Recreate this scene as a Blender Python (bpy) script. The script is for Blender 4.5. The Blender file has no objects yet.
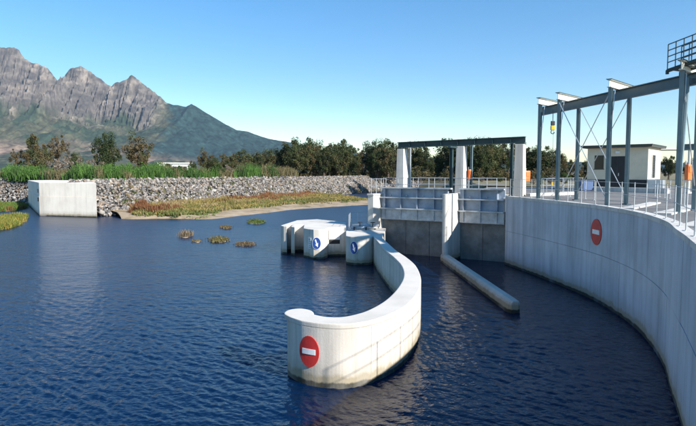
import bpy, bmesh, math, random
import numpy as np
from mathutils import Vector, Matrix, noise as mnoise
random.seed(7); RNG = np.random.default_rng(7)
scene = bpy.context.scene
COL = scene.collection
# ------------------------------------------------------------------ camera
F, V0, EYE = 560.0, 173.0, 5.5           # focal length in photo pixels, horizon row, eye height over the water
PITCH = math.atan((213.0 - V0) / F)
cam_d = bpy.data.cameras.new('camera'); cam = bpy.data.objects.new('camera', cam_d); COL.objects.link(cam)
cam.location = (0, 0, EYE); cam.rotation_euler = (math.pi/2 - PITCH, 0, 0)
cam_d.sensor_width = 36; cam_d.lens = 36*F/696.0; cam_d.clip_start = 0.05; cam_d.clip_end = 30000
scene.camera = cam
# ------------------------------------------------------------------ sky and sun
SUN_EL, SUN_AZ = math.radians(29), math.atan2(0.766, -0.643)    # azimuth clockwise from +Y
world = bpy.data.worlds.new('World'); scene.world = world; world.use_nodes = True
wn = world.node_tree; wn.nodes.clear()
sky = wn.nodes.new('ShaderNodeTexSky'); sky.sky_type = 'NISHITA'; sky.sun_disc = False
sky.sun_elevation = SUN_EL; sky.sun_rotation = SUN_AZ; sky.altitude = 150
sky.air_density = 1.0; sky.dust_density = 0.0; sky.ozone_density = 1.6
bg = wn.nodes.new('ShaderNodeBackground'); bg.inputs[1].default_value = 0.112
wo = wn.nodes.new('ShaderNodeOutputWorld')
hs = wn.nodes.new('ShaderNodeHueSaturation'); hs.inputs['Saturation'].default_value = 1.38
wn.links.new(sky.outputs[0], hs.inputs['Color']); wn.links.new(hs.outputs[0], bg.inputs[0]); wn.links.new(bg.outputs[0], wo.inputs[0])
sd = bpy.data.lights.new('sun', 'SUN'); sd.energy = 5.0; sd.angle = math.radians(0.53); sd.color = (1, .95, .88)
sun = bpy.data.objects.new('sun', sd); COL.objects.link(sun)
SUND = Vector((math.sin(SUN_AZ)*math.cos(SUN_EL), math.cos(SUN_AZ)*math.cos(SUN_EL), math.sin(SUN_EL)))
sun.rotation_euler = SUND.to_track_quat('Z', 'Y').to_euler()
vs = scene.view_settings; vs.view_transform = 'Standard'; vs.look = 'None'; vs.exposure = 0.76; vs.gamma = 1
vs.use_curve_mapping = False
scene.cycles.use_denoising = True
scene.cycles.max_bounces = 8; scene.cycles.transparent_max_bounces = 4; scene.cycles.volume_bounces = 0

# ------------------------------------------------------------------ helpers
ez = Vector((0, 0, 1))
def G(u, v, z=0.0):
    """photo pixel -> point on the horizontal level z"""
    x = (u-348)/F; y = (213-v)/F
    d = Vector((x, math.cos(PITCH)+y*math.sin(PITCH), -math.sin(PITCH)+y*math.cos(PITCH)))
    t = (z-EYE)/d.z
    return Vector((d.x*t, d.y*t, z))

def tag(o, label=None, cat=None, group=None, kind=None):
    if label: o['label'] = label
    if cat: o['category'] = cat
    if group: o['group'] = group
    if kind: o['kind'] = kind
    return o

def empty(name, loc=(0, 0, 0), rz=0, label=None, cat=None, group=None, kind=None):
    o = bpy.data.objects.new(name, None); COL.objects.link(o); o.location = loc; o.rotation_euler = (0, 0, rz)
    o.empty_display_size = .2
    return tag(o, label, cat, group, kind)

class MB:
    def __init__(s): s.v = []; s.f = []
    def add(s, vs, fs):
        b = len(s.v); s.v += [tuple(p) for p in vs]; s.f += [tuple(i+b for i in q) for q in fs]; return s
    def box(s, c, size, axes=None, top=1.0):
        """box round c; axes = (ex, ey, ez) unit vectors; top = scale of the upper face"""
        ex, ey, ez = axes or (Vector((1, 0, 0)), Vector((0, 1, 0)), Vector((0, 0, 1)))
        c = Vector(c); hx, hy, hz = size[0]/2, size[1]/2, size[2]/2; P = []
        for k, sc in ((-1, 1.0), (1, top)):
            for a, b in ((-1, -1), (1, -1), (1, 1), (-1, 1)):
                P.append(c + ex*(a*hx*sc) + ey*(b*hy*sc) + ez*(k*hz))
        return s.add(P, [(0, 3, 2, 1), (4, 5, 6, 7), (0, 1, 5, 4), (1, 2, 6, 5), (2, 3, 7, 6), (3, 0, 4, 7)])
    def tube(s, a, b, r, n=8, r2=None):
        a, b = Vector(a), Vector(b); r2 = r if r2 is None else r2
        d = (b-a).normalized(); x = d.orthogonal().normalized(); y = d.cross(x); P = []
        for c, rr in ((a, r), (b, r2)):
            for i in range(n):
                t = 2*math.pi*i/n; P.append(c + x*(rr*math.cos(t)) + y*(rr*math.sin(t)))
        fs = [(i, (i+1) % n, n+(i+1) % n, n+i) for i in range(n)] + [tuple(reversed(range(n))), tuple(range(n, 2*n))]
        return s.add(P, fs)
    def path(s, pts, r, n=6):
        for a, b in zip(pts[:-1], pts[1:]): s.tube(a, b, r, n)
        return s
    def prism(s, poly, z0, z1, dtop=0.0):
        n = len(poly); P = [(p[0], p[1], z0) for p in poly] + [(p[0], p[1], z1) for p in poly]
        return s.add(P, [tuple(reversed(range(n))), tuple(range(n, 2*n))] + [(i, (i+1) % n, n+(i+1) % n, n+i) for i in range(n)])
    def ibeam(s, a, b, h, w, t=.03, up=Vector((0, 0, 1))):
        a, b = Vector(a), Vector(b); ex = (b-a).normalized(); ey = up.cross(ex).normalized(); ez = ex.cross(ey)
        L = (b-a).length; c = (a+b)/2; A = (ex, ey, ez)
        s.box(c + ez*(h/2-t/2), (L, w, t), A); s.box(c - ez*(h/2-t/2), (L, w, t), A)
        s.box(c, (L-.004, t*.8, h-2*t), A); return s
    def build(s, name, mat, parent=None, bevel=0, smooth=False, seg=2):
        me = bpy.data.meshes.new(name); me.from_pydata(s.v, [], s.f); me.update()
        return mesh_obj(name, me, mat, parent, bevel, smooth, seg)

def mesh_obj(name, me, mat, parent=None, bevel=0, smooth=False, seg=2):
    bm = bmesh.new(); bm.from_mesh(me); bmesh.ops.recalc_face_normals(bm, faces=bm.faces)
    if bevel:
        ed = [e for e in bm.edges if len(e.link_faces) == 2 and e.calc_face_angle(0) > .45]
        bmesh.ops.bevel(bm, geom=ed, offset=bevel, segments=seg, affect='EDGES', profile=.6, clamp_overlap=True)
    bm.to_mesh(me); bm.free()
    if smooth:
        me.polygons.foreach_set('use_smooth', [True]*len(me.polygons))
    if mat: me.materials.append(mat)
    o = bpy.data.objects.new(name, me); COL.objects.link(o)
    if parent: o.parent = parent
    return o

def arr_mesh(name, V, Fc, mat, parent=None, colors=None, smooth=False):
    """V (n,3), Fc (m,k) arrays, colors per vertex (n,3)"""
    V = np.asarray(V, np.float32); Fc = np.asarray(Fc, np.int32); m, k = Fc.shape
    me = bpy.data.meshes.new(name); me.vertices.add(len(V)); me.vertices.foreach_set('co', V.ravel())
    me.loops.add(m*k); me.loops.foreach_set('vertex_index', Fc.ravel())
    me.polygons.add(m); me.polygons.foreach_set('loop_start', np.arange(0, m*k, k, dtype=np.int32))
    me.update(calc_edges=True); me.validate()
    if colors is not None:
        ca = me.color_attributes.new('Col', 'FLOAT_COLOR', 'POINT')
        c4 = np.ones((len(V), 4), np.float32); c4[:, :3] = colors; ca.data.foreach_set('color', c4.ravel())
    if smooth: me.polygons.foreach_set('use_smooth', [True]*len(me.polygons))
    if mat: me.materials.append(mat)
    o = bpy.data.objects.new(name, me); COL.objects.link(o)
    if parent: o.parent = parent
    return o

def inst(name, me, parent=None, M=None):
    o = bpy.data.objects.new(name, me); COL.objects.link(o)
    if parent: o.parent = parent
    if M is not None: o.matrix_local = M
    return o

def spline(pts, n=6):
    P = [Vector(p) for p in pts]; out = []
    for i in range(len(P)-1):
        p0 = P[max(i-1, 0)]; p1 = P[i]; p2 = P[i+1]; p3 = P[min(i+2, len(P)-1)]
        for k in range(n):
            t = k/n
            out.append(.5*((2*p1) + (p2-p0)*t + (2*p0-5*p1+4*p2-p3)*t*t + (3*p1-p0-3*p2+p3)*t**3))
    out.append(P[-1]); return out

def resample(pts, step):
    out = [pts[0]]; acc = 0
    for a, b in zip(pts[:-1], pts[1:]):
        L = (b-a).length
        if L < 1e-9: continue
        t = step-acc
        while t <= L + 1e-9:
            out.append(a.lerp(b, t/L)); t += step
        acc = (acc+L) % step if (acc+L) >= step else acc+L
    return out

def normals2d(pts):
    N = []
    for i in range(len(pts)):
        t = pts[min(i+1, len(pts)-1)] - pts[max(i-1, 0)]; t = Vector((t.x, t.y, 0)).normalized(); N.append(Vector((-t.y, t.x, 0)))
    return N

# ------------------------------------------------------------------ materials
def mat(name):
    m = bpy.data.materials.new(name); m.use_nodes = True
    return m, m.node_tree, m.node_tree.nodes['Principled BSDF']
def nd(nt, typ, **kw):
    n = nt.nodes.new(typ)
    for k, v in kw.items():
        if k in n.inputs: n.inputs[k].default_value = v
        else: setattr(n, k, v)
    return n
def noise_tex(nt, scale, detail=4, rough=.6, stretch=(1, 1, 1), rot=(0, 0, 0), coord='pos'):
    if coord == 'pos': src = nd(nt, 'ShaderNodeNewGeometry').outputs['Position']
    else: src = nd(nt, 'ShaderNodeTexCoord').outputs['Object']
    mp = nd(nt, 'ShaderNodeMapping'); mp.inputs['Scale'].default_value = stretch; mp.inputs['Rotation'].default_value = rot
    nt.links.new(src, mp.inputs['Vector'])
    n = nd(nt, 'ShaderNodeTexNoise', Scale=scale, Detail=detail, Roughness=rough); nt.links.new(mp.outputs[0], n.inputs['Vector'])
    return n.outputs['Fac']
def ramp(nt, fac, stops, interp='LINEAR'):
    r = nd(nt, 'ShaderNodeValToRGB'); r.color_ramp.interpolation = interp
    el = r.color_ramp.elements
    while len(el) < len(stops): el.new(.5)
    for e, (p, c) in zip(el, stops):
        e.position = p; e.color = (c, c, c, 1) if isinstance(c, (int, float)) else (*c, 1)
    nt.links.new(fac, r.inputs[0]); return r.outputs['Color']
def mix(nt, a, b, fac, mode='MIX'):
    m = nd(nt, 'ShaderNodeMix', data_type='RGBA', blend_type=mode)
    for s, val in ((6, a), (7, b)):
        if hasattr(val, 'is_linked') or hasattr(val, 'links'): nt.links.new(val, m.inputs[s])
        else: m.inputs[s].default_value = (*val, 1)
    if hasattr(fac, 'links'): nt.links.new(fac, m.inputs[0])
    else: m.inputs[0].default_value = fac
    return m.outputs[2]
def bump(nt, bsdf, h, strength=.3, dist=.02):
    b = nd(nt, 'ShaderNodeBump', Strength=strength, Distance=dist); nt.links.new(h, b.inputs['Height'])
    nt.links.new(b.outputs[0], bsdf.inputs['Normal']); return b

def concrete(name, base, dark, waterline=True, streak=.55, drips=.6):
    m, nt, b = mat(name)
    gg = nd(nt, 'ShaderNodeNewGeometry'); sz = nd(nt, 'ShaderNodeSeparateXYZ'); nt.links.new(gg.outputs['True Normal'], sz.inputs[0]); up_ = ramp(nt, sz.outputs[2], [(.3, 1), (.7, .12)])
    big = noise_tex(nt, .55, 5, .6); st = noise_tex(nt, 1.0, 4, .65, (3.2, 3.2, .16)); fine = noise_tex(nt, 22, 4, .7)
    c = mix(nt, dark, base, ramp(nt, big, [(.30, .15), (.62, 1)]))
    c = mix(nt, c, tuple(x*.62 for x in dark), mix(nt, ramp(nt, st, [(.47, 0), (.70, streak)]), up_, 1.0, 'MULTIPLY'))
    c = mix(nt, c, tuple(min(1, x*1.12) for x in base), ramp(nt, fine, [(.45, 0), (.8, .35)]))
    if waterline:
        g = nd(nt, 'ShaderNodeNewGeometry'); sx = nd(nt, 'ShaderNodeSeparateXYZ'); nt.links.new(g.outputs['Position'], sx.inputs[0])
        wob = noise_tex(nt, 2.2, 5, .7, (1, 1, .35))
        ad = nd(nt, 'ShaderNodeMath', operation='MULTIPLY_ADD'); nt.links.new(wob, ad.inputs[0]); ad.inputs[1].default_value = -.55; nt.links.new(sx.outputs[2], ad.inputs[2])
        c = mix(nt, c, (.27, .21, .10), ramp(nt, ad.outputs[0], [(0, .75), (.10, .30), (.5, 0)]))
        ad2 = nd(nt, 'ShaderNodeMath', operation='MULTIPLY_ADD'); nt.links.new(wob, ad2.inputs[0]); ad2.inputs[1].default_value = -.22; nt.links.new(sx.outputs[2], ad2.inputs[2])
        c = mix(nt, c, (.018, .020, .012), ramp(nt, ad2.outputs[0], [(0, .95), (.05, 0)]))
    nt.links.new(c, b.inputs['Base Color']); b.inputs['Roughness'].default_value = .88
    pit = noise_tex(nt, 60, 2, .5); c = mix(nt, c, tuple(x*.35 for x in dark), ramp(nt, pit, [(.70, 0), (.76, .7)])); stain = noise_tex(nt, 1.0, 5, .65, (.45, .45, .10)); c = mix(nt, c, tuple(x*.68 for x in dark), mix(nt, ramp(nt, stain, [(.50, 0), (.66, .5)]), up_, 1.0, 'MULTIPLY')); drip = noise_tex(nt, 1.0, 5, .7, (1.3, 1.3, .09)); c = mix(nt, c, tuple(x*.5 for x in dark), mix(nt, ramp(nt, drip, [(.55, 0), (.72, drips)]), up_, 1.0, 'MULTIPLY')); nt.links.new(c, b.inputs['Base Color'])
    h = mix(nt, fine, st, .4); bump(nt, b, h, .5, .015)
    return m
M_CONC = concrete('pale_concrete', (.72, .67, .59), (.56, .52, .45), drips=.45)
M_WALL = concrete('wall_concrete', (.54, .565, .605), (.40, .425, .465), streak=.5)
M_CONC_DRY = concrete('dry_concrete', (.66, .63, .575), (.48, .455, .41), False)
M_ABUT = concrete('cream_concrete', (.84, .77, .67), (.70, .63, .53), streak=.2, drips=.3)
def simple(name, col, rough=.6, metal=0, var=.25, scale=3, bmp=.1):
    m, nt, b = mat(name)
    n = noise_tex(nt, scale, 4, .65, coord='obj'); c = mix(nt, tuple(x*(1-var) for x in col), tuple(min(1, x*(1+var*.6)) for x in col), ramp(nt, n, [(.3, 0), (.7, 1)]))
    nt.links.new(c, b.inputs['Base Color']); b.inputs['Roughness'].default_value = rough; b.inputs['Metallic'].default_value = metal
    if bmp: bump(nt, b, noise_tex(nt, scale*8, 3, .6, coord='obj'), bmp, .01)
    return m
M_TEAL = simple('painted_steel_teal', (.075, .125, .145), .45, 0, .2, 2, .05)
M_TEAL_L = simple('galvanised_column_steel', (.15, .21, .23), .45, .2, .2, 2, .05)
M_TEAL_D = simple('dark_teal_steel', (.03, .06, .065), .5, 0, .2, 2, .05)
M_CAP = simple('cream_painted_beam', (.66, .64, .56), .5, 0, .12, 2, .05)
M_GALV = simple('galvanised_steel', (.52, .54, .55), .42, .55, .15, 6, .05)
M_GATE = simple('blue_grey_gate_steel', (.33, .385, .46), .55, .1, .3, 1.5, .1)
M_GATE_F = simple('weathered_gate_flange', (.50, .525, .54), .55, .1, .35, 2.5, .1)
M_DARK = simple('dark_steel', (.03, .035, .04), .5, .2, .3, 3, .05)
M_GLASS = simple('dark_glass', (.010, .011, .013), .22, 0, .1, 1, 0)
M_RED = simple('sign_red', (.55, .035, .03), .5, 0, .12, 4, .02)
M_WHITE = simple('sign_white', (.82, .82, .80), .5, 0, .06, 4, .02)
M_BLUE = simple('sign_blue', (.02, .07, .28), .5, 0, .12, 4, .02)
M_ORANGE = simple('orange_plastic', (.80, .17, .03), .45, 0, .15, 4, .02)
M_YELLOW = simple('yellow_paint', (.75, .42, .02), .45, 0, .15, 4, .02)
M_CREAM = simple('cream_plaster', (.70, .61, .46), .85, 0, .1, 1.2, .15)
M_ROOF = simple('dark_roof_sheet', (.055, .06, .055), .5, .1, .25, 1.5, .05)
M_BLACK = simple('black_plinth', (.018, .018, .02), .6, 0, .3, 2, .1)
M_TANK = simple('blue_grey_plastic', (.07, .12, .24), .5, 0, .2, 2, .05)
M_BARK = simple('bark', (.10, .075, .055), .95, 0, .4, 2, .6)
M_JOINT = simple('dark_joint_core', (.24, .235, .225), .95, 0, .3, 3, .2)  # darker core colour showing in the gaps between wall panels
M_LINE = simple('grey_marking_paint', (.36, .35, .33), .8, 0, .3, 3, .1)

def attr_mat(name, rough=.9, nscale=3, var=.35, transl=0):
    m, nt, b = mat(name)
    a = nd(nt, 'ShaderNodeAttribute', attribute_name='Col')
    n = noise_tex(nt, nscale, 4, .65)
    c = mix(nt, a.outputs['Color'], ramp(nt, n, [(.25, 1-var), (.75, 1+var*.4)]), 1.0, 'MULTIPLY')
    nt.links.new(c, b.inputs['Base Color']); b.inputs['Roughness'].default_value = rough
    b.inputs['Specular IOR Level'].default_value = .25
    if transl:
        tr = nd(nt, 'ShaderNodeBsdfTranslucent'); nt.links.new(c, tr.inputs[0])
        ms = nd(nt, 'ShaderNodeMixShader'); ms.inputs[0].default_value = transl
        nt.links.new(b.outputs[0], ms.inputs[1]); nt.links.new(tr.outputs[0], ms.inputs[2])
        nt.links.new(ms.outputs[0], nt.nodes['Material Output'].inputs[0])
    return m
M_LEAF = attr_mat('foliage', .8, 1.2, .25, .3)
M_GRASS = attr_mat('grass_blades', .85, 1.2, .25, .3)
M_ROCK = attr_mat('riprap_stone', .92, 2.6, .45)
M_MTN = attr_mat('mountain_rock_and_scrub', 1.0, .03, .55)

def ground_mat():
    m, nt, b = mat('dry_ground')
    n = noise_tex(nt, .12, 6, .65); n2 = noise_tex(nt, 3, 5, .7)
    c = ramp(nt, n, [(.3, (.10, .11, .045)), (.5, (.20, .165, .085)), (.7, (.27, .22, .14))])
    c = mix(nt, c, (.32, .28, .2), ramp(nt, n2, [(.5, 0), (.8, .6)]))
    nt.links.new(c, b.inputs['Base Color']); b.inputs['Roughness'].default_value = 1; bump(nt, b, n2, .6, .08); return m
M_GROUND = ground_mat()
def mud_mat():
    m, nt, b = mat('sandy_mud')
    n = noise_tex(nt, .5, 6, .65); n2 = noise_tex(nt, 5, 5, .7)
    c = ramp(nt, n, [(.3, (.16, .12, .05)), (.5, (.36, .27, .17)), (.7, (.46, .36, .25))])
    c = mix(nt, c, (.10, .08, .04), ramp(nt, n2, [(.5, 0), (.8, .7)]))
    nt.links.new(c, b.inputs['Base Color']); b.inputs['Roughness'].default_value = .95; bump(nt, b, n2, .6, .05); return m
M_MUD = mud_mat()
def paving_mat():
    m, nt, b = mat('grey_paving')
    n = noise_tex(nt, .35, 5, .65); n2 = noise_tex(nt, 9, 5, .7)
    c = ramp(nt, n, [(.3, (.13, .125, .12)), (.7, (.22, .21, .195))]); c = mix(nt, c, (.3, .29, .27), ramp(nt, n2, [(.5, 0), (.8, .4)]))
    nt.links.new(c, b.inputs['Base Color']); b.inputs['Roughness'].default_value = .95; bump(nt, b, n2, .4, .02); return m
M_PAVE = paving_mat()

def water_mat():
    m, nt, b = mat('river_water')
    b.inputs['Base Color'].default_value = (.0008, .012, .044, 1); b.inputs['Roughness'].default_value = .05; b.inputs['IOR'].default_value = 1.33
    w2 = noise_tex(nt, 1.0, 3, .55, (2.0, 3.6, 1), (0, 0, math.radians(-42)))
    w3 = noise_tex(nt, 1.0, 3, .6, (6.5, 9.5, 1), (0, 0, math.radians(-30)))
    # open water further out is ruffled by the wind
    g = nd(nt, 'ShaderNodeNewGeometry'); sx = nd(nt, 'ShaderNodeSeparateXYZ'); nt.links.new(g.outputs['Position'], sx.inputs[0])
    wob = noise_tex(nt, .06, 4, .6); ad = nd(nt, 'ShaderNodeMath', operation='MULTIPLY_ADD'); nt.links.new(wob, ad.inputs[0]); ad.inputs[1].default_value = 26; nt.links.new(sx.outputs[1], ad.inputs[2])
    mr = nd(nt, 'ShaderNodeMapRange'); nt.links.new(ad.outputs[0], mr.inputs['Value'])
    for k_, v_ in (('From Min', 26), ('From Max', 70), ('To Min', .06), ('To Max', .28)): mr.inputs[k_].default_value = v_
    nt.links.new(mr.outputs[0], b.inputs['Roughness'])
    w1 = noise_tex(nt, 1.0, 2, .5, (.5, 1.15, 1), (0, 0, math.radians(-35)))
    h = mix(nt, mix(nt, w2, w3, .22), w1, .5); bump(nt, b, h, 1.0, .11)
    return m
M_WATER = water_mat()

# ------------------------------------------------------------------ noise for arrays
def vnoise(x, y, seed=0):
    xi = np.floor(x).astype(np.int64); yi = np.floor(y).astype(np.int64); xf = x-xi; yf = y-yi
    def h(a, b):
        n = (a*374761393 + b*668265263 + seed*1442695041) & 0xffffffff
        n = ((n ^ (n >> 13))*1274126177) & 0xffffffff
        return ((n ^ (n >> 16)) & 0xffff)/65535.0
    u = xf*xf*(3-2*xf); v = yf*yf*(3-2*yf)
    return (h(xi, yi)*(1-u)+h(xi+1, yi)*u)*(1-v) + (h(xi, yi+1)*(1-u)+h(xi+1, yi+1)*u)*v
def fbm(x, y, o=5, seed=0, ridged=False):
    s = 0; a = .5; t = 0
    for i in range(o):
        n = vnoise(x*2**i, y*2**i, seed+i)
        if ridged: n = 1-np.abs(2*n-1)
        s = s+a*n; t += a; a *= .5
    return s/t

# ================================================================== SETTING
# water: one sheet, wind ripples as geometry where they can be seen
def water():
    vv = np.concatenate([np.arange(450, 206, -.52), np.arange(206, 188, -1.5)]); d = EYE*F/(vv-V0)
    av = (np.linspace(-70, 766, 760)-348)/F
    D = np.concatenate([[-60, -20, 2], d, [260, 335]]); A = np.concatenate([[-9], av, [9]])
    X = A[None, :]*np.maximum(D, 6)[:, None]; X[:, 0] = -900; X[:, -1] = 260; Y = np.tile(D[:, None], (1, len(A)))
    dd = np.gradient(D)[:, None]; fade_r = np.ones((len(D), 1)); fade_r[:3] = 0; fade_r[-2:] = 0
    r = np.random.default_rng(42); Z = np.zeros_like(X); N = 70
    gust = .15+2.0*np.clip(fbm(X/5, Y/9, 4, 77)-.14, 0, 1)
    # calmer water above the drowned weir between the abutment and the finned pier
    wx = np.interp(Y, [38.3, 69], [-4.6, -31.0]); up = 1/(1+np.exp(-(X-wx-.4)*1.6)); up = np.where(Y > 38.3, up, 0); calm = 1-.25*up
    for k in range(N):
        lam = .11*(5.2 ** (k/(N-1))); th = math.radians(40)+r.normal(0, .50); kx, ky = math.cos(th)*2*math.pi/lam, math.sin(th)*2*math.pi/lam
        slope = .0125*(1.0 if lam < .45 else (.45/lam)**1.2); amp = slope*lam/(2*math.pi)*2
        f = np.clip((lam/np.maximum(dd, 1e-3)-2.2)/3, 0, 1)
        ph = kx*X+ky*Y+r.uniform(0, 6.28)+1.2*vnoise(X/(lam*4)+k*3.1, Y/(lam*4), k)
        Z += amp*f*(np.sin(ph)+.25*np.sin(2*ph+.6))
    Z *= gust*calm*fade_r
    ridge = np.exp(-((X-wx)/.5)**2)*(Y > 38.5)*(Y < 69); Z += ridge*.03*(fbm(X*2, Y*2, 3, 5)-.3)
    idx = np.arange(X.size).reshape(X.shape); Fc = np.stack([idx[:-1, :-1], idx[:-1, 1:], idx[1:, 1:], idx[1:, :-1]], -1).reshape(-1, 4)
    return arr_mesh('water', np.stack([X, Y, Z], -1).reshape(-1, 3), Fc, M_WATER, None, None, True)
tag(water(), 'dark blue rippled river water', kind='structure')

toe = [Vector((-30.6, 70.5, 0)), Vector((-29, 75, 0)), Vector((-24, 90.6, 0)), Vector((-13.8, 114, 0)), Vector((3.3, 154, 0)), Vector((15, 183, 0)), Vector((30, 186, 0))]
crest = [Vector((-36.0, 72.6, 4.5)), Vector((-34.4, 77, 4.5)), Vector((-29.3, 92.6, 4.5)), Vector((-19, 116.4, 4.5)), Vector((-1.8, 157, 4.5)), Vector((10, 190, 4.5)), Vector((30, 193, 4.5))]
ltoe = [Vector((-230, 150, 0)), Vector((-120, 122, 0)), Vector((-64, 102, 0)), Vector((-53.5, 95.5, 0))]
lcrest = [Vector((-230, 157, 4.4)), Vector((-120, 128.5, 4.4)), Vector((-64, 108.5, 4.4)), Vector((-50.5, 101.5, 4.4))]
gp = [(-7000, 900), (-1500, 420), (-230, 160)] + [(p.x-.3, p.y+2.2) for p in lcrest[1:]] + [(-44, 92)] + [(p.x-2.2, p.y+.8) for p in crest] + \
     [(33, 170), (24, 118), (16, 66), (30, 58.5), (90, 58.5), (260, 58.5), (7000, 58.5), (7000, 7400), (-7000, 7400)]
def flat_poly(name, poly, z, material):
    from mathutils.geometry import tessellate_polygon
    P = [Vector((p[0], p[1], 0)) for p in poly]; tris = tessellate_polygon([P]); fs = []
    for i, j, k in tris:
        c = (P[j]-P[i]).cross(P[k]-P[i]).z
        if abs(c) > 1e-6: fs.append((i, j, k) if c > 0 else (i, k, j))
    me = bpy.data.meshes.new(name); me.from_pydata([(p.x, p.y, z) for p in P], [], fs); me.update(); me.materials.append(material)
    o = bpy.data.objects.new(name, me); COL.objects.link(o); return o
tag(flat_poly('ground', gp, 4.0, M_GROUND), kind='structure')
# low far bank on the right, under the ground edge
m = MB()
edge = [Vector((25, 196, 4)), Vector((33, 170, 4)), Vector((24, 118, 4)), Vector((16, 66, 4)), Vector((30, 58.5, 4)), Vector((260, 58.5, 4))]
for a, b in zip(edge[:-1], edge[1:]):
    m.add([a+Vector((.3, .5, -.01)), b+Vector((.3, .5, -.01)), b+Vector((-6, -3, -4.4)), a+Vector((-6, -3, -4.4))], [(0, 1, 2, 3)])
tag(m.build('river_bank', M_GROUND), kind='structure')

# embankments of loose rock
def rock_hull(seed):
    r = random.Random(seed); bm = bmesh.new()
    for _ in range(13):
        d = Vector((r.gauss(0, 1), r.gauss(0, 1), r.gauss(0, 1))).normalized()*r.uniform(.8, 1.05)
        bm.verts.new((d.x*r.uniform(.8, 1), d.y*.8, d.z*.72))
    res = bmesh.ops.convex_hull(bm, input=bm.verts[:]); bmesh.ops.delete(bm, geom=[g for g in res['geom_interior'] if isinstance(g, bmesh.types.BMVert)], context='VERTS')
    bmesh.ops.triangulate(bm, faces=bm.faces[:]); bmesh.ops.recalc_face_normals(bm, faces=bm.faces[:]); bm.verts.ensure_lookup_table(); bm.verts.index_update()
    V = np.array([v.co[:] for v in bm.verts]); Fc = np.array([[v.index for v in f.verts] for f in bm.faces]); bm.free(); return V, Fc
HULLS = [rock_hull(i) for i in range(14)]
ROCKCOL = np.array([(.30, .275, .245), (.24, .225, .21), (.15, .145, .14), (.31, .255, .20), (.22, .165, .12), (.09, .088, .085), (.40, .37, .33), (.19, .175, .165)])
M_BANK = simple('dark_bank_fill', (.075, .07, .06), 1, 0, .4, 1, .5)
def embankment(name, toe, crest, count, singles, label_seed):
    root_m = MB()
    for i in range(len(toe)-1):
        a, b, c, d = toe[i]+Vector((0, 0, -.6)), toe[i+1]+Vector((0, 0, -.6)), crest[i+1]+Vector((0, 0, -.12)), crest[i]+Vector((0, 0, -.12))
        back = Vector((-2.3, .9, -.42)) if name == 'embankment' and label_seed == 0 else Vector((-.4, 2.3, -.32))
        root_m.add([a, b, c, d, c+back, d+back], [(0, 1, 2, 3), (3, 2, 4, 5)])
    root = root_m.build(name, M_BANK); tag(root, kind='structure')
    rr = np.random.default_rng(label_seed+3)
    segL = [((toe[i+1]-toe[i]).length) for i in range(len(toe)-1)]; cum = np.cumsum([0]+segL)
    rocks = []
    for k in range(count):
        q = rr.random()*cum[-1]; i = min(int(np.searchsorted(cum, q)-1), len(segL)-1); i = max(i, 0); t = (q-cum[i])/segL[i]
        A = toe[i].lerp(toe[i+1], t); B = crest[i].lerp(crest[i+1], t); s = rr.random()**.95*1.03
        P = A.lerp(B, s)+Vector((0, 0, .02)); sz = rr.uniform(.13, .33)*(1.6 if rr.random() < .12 else 1)
        rocks.append((P, sz, rr.integers(0, len(HULLS)), Matrix.Rotation(rr.uniform(0, 6.3), 3, Vector(rr.normal(size=3)).normalized()), rr.integers(0, len(ROCKCOL)), rr.uniform(.75, 1.2)))
    rocks.sort(key=lambda r: r[0].length)
    # nearest rocks stand alone (shared meshes)
    variants = {}
    for P, sz, h, R, c, br in rocks[:singles]:
        key = (int(h), int(c))
        if key not in variants:
            V, Fc = HULLS[h]; o = arr_mesh('rock', V, Fc, M_ROCK, root, np.tile(ROCKCOL[c], (len(V), 1))); variants[key] = o.data
        else: o = inst('rock', variants[key], root)
        o.matrix_local = Matrix.Translation(P) @ R.to_4x4() @ Matrix.Scale(sz*1.1, 4)
    VV, FF, CC = [], [], []; base = 0
    for P, sz, h, R, c, br in rocks[singles:]:
        V, Fc = HULLS[h]; W = (V*sz) @ np.array(R).T + np.array(P)
        VV.append(W); FF.append(Fc+base); CC.append(np.tile(ROCKCOL[c]*br, (len(V), 1))); base += len(V)
    o = arr_mesh('rock_armour', np.vstack(VV), np.vstack(FF), M_ROCK, root, np.vstack(CC)); o['kind'] = 'stuff'
embankment('embankment', toe, crest, 14500, 230, 0)
embankment('embankment', ltoe[1:], lcrest[1:], 4600, 60, 1)

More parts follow.
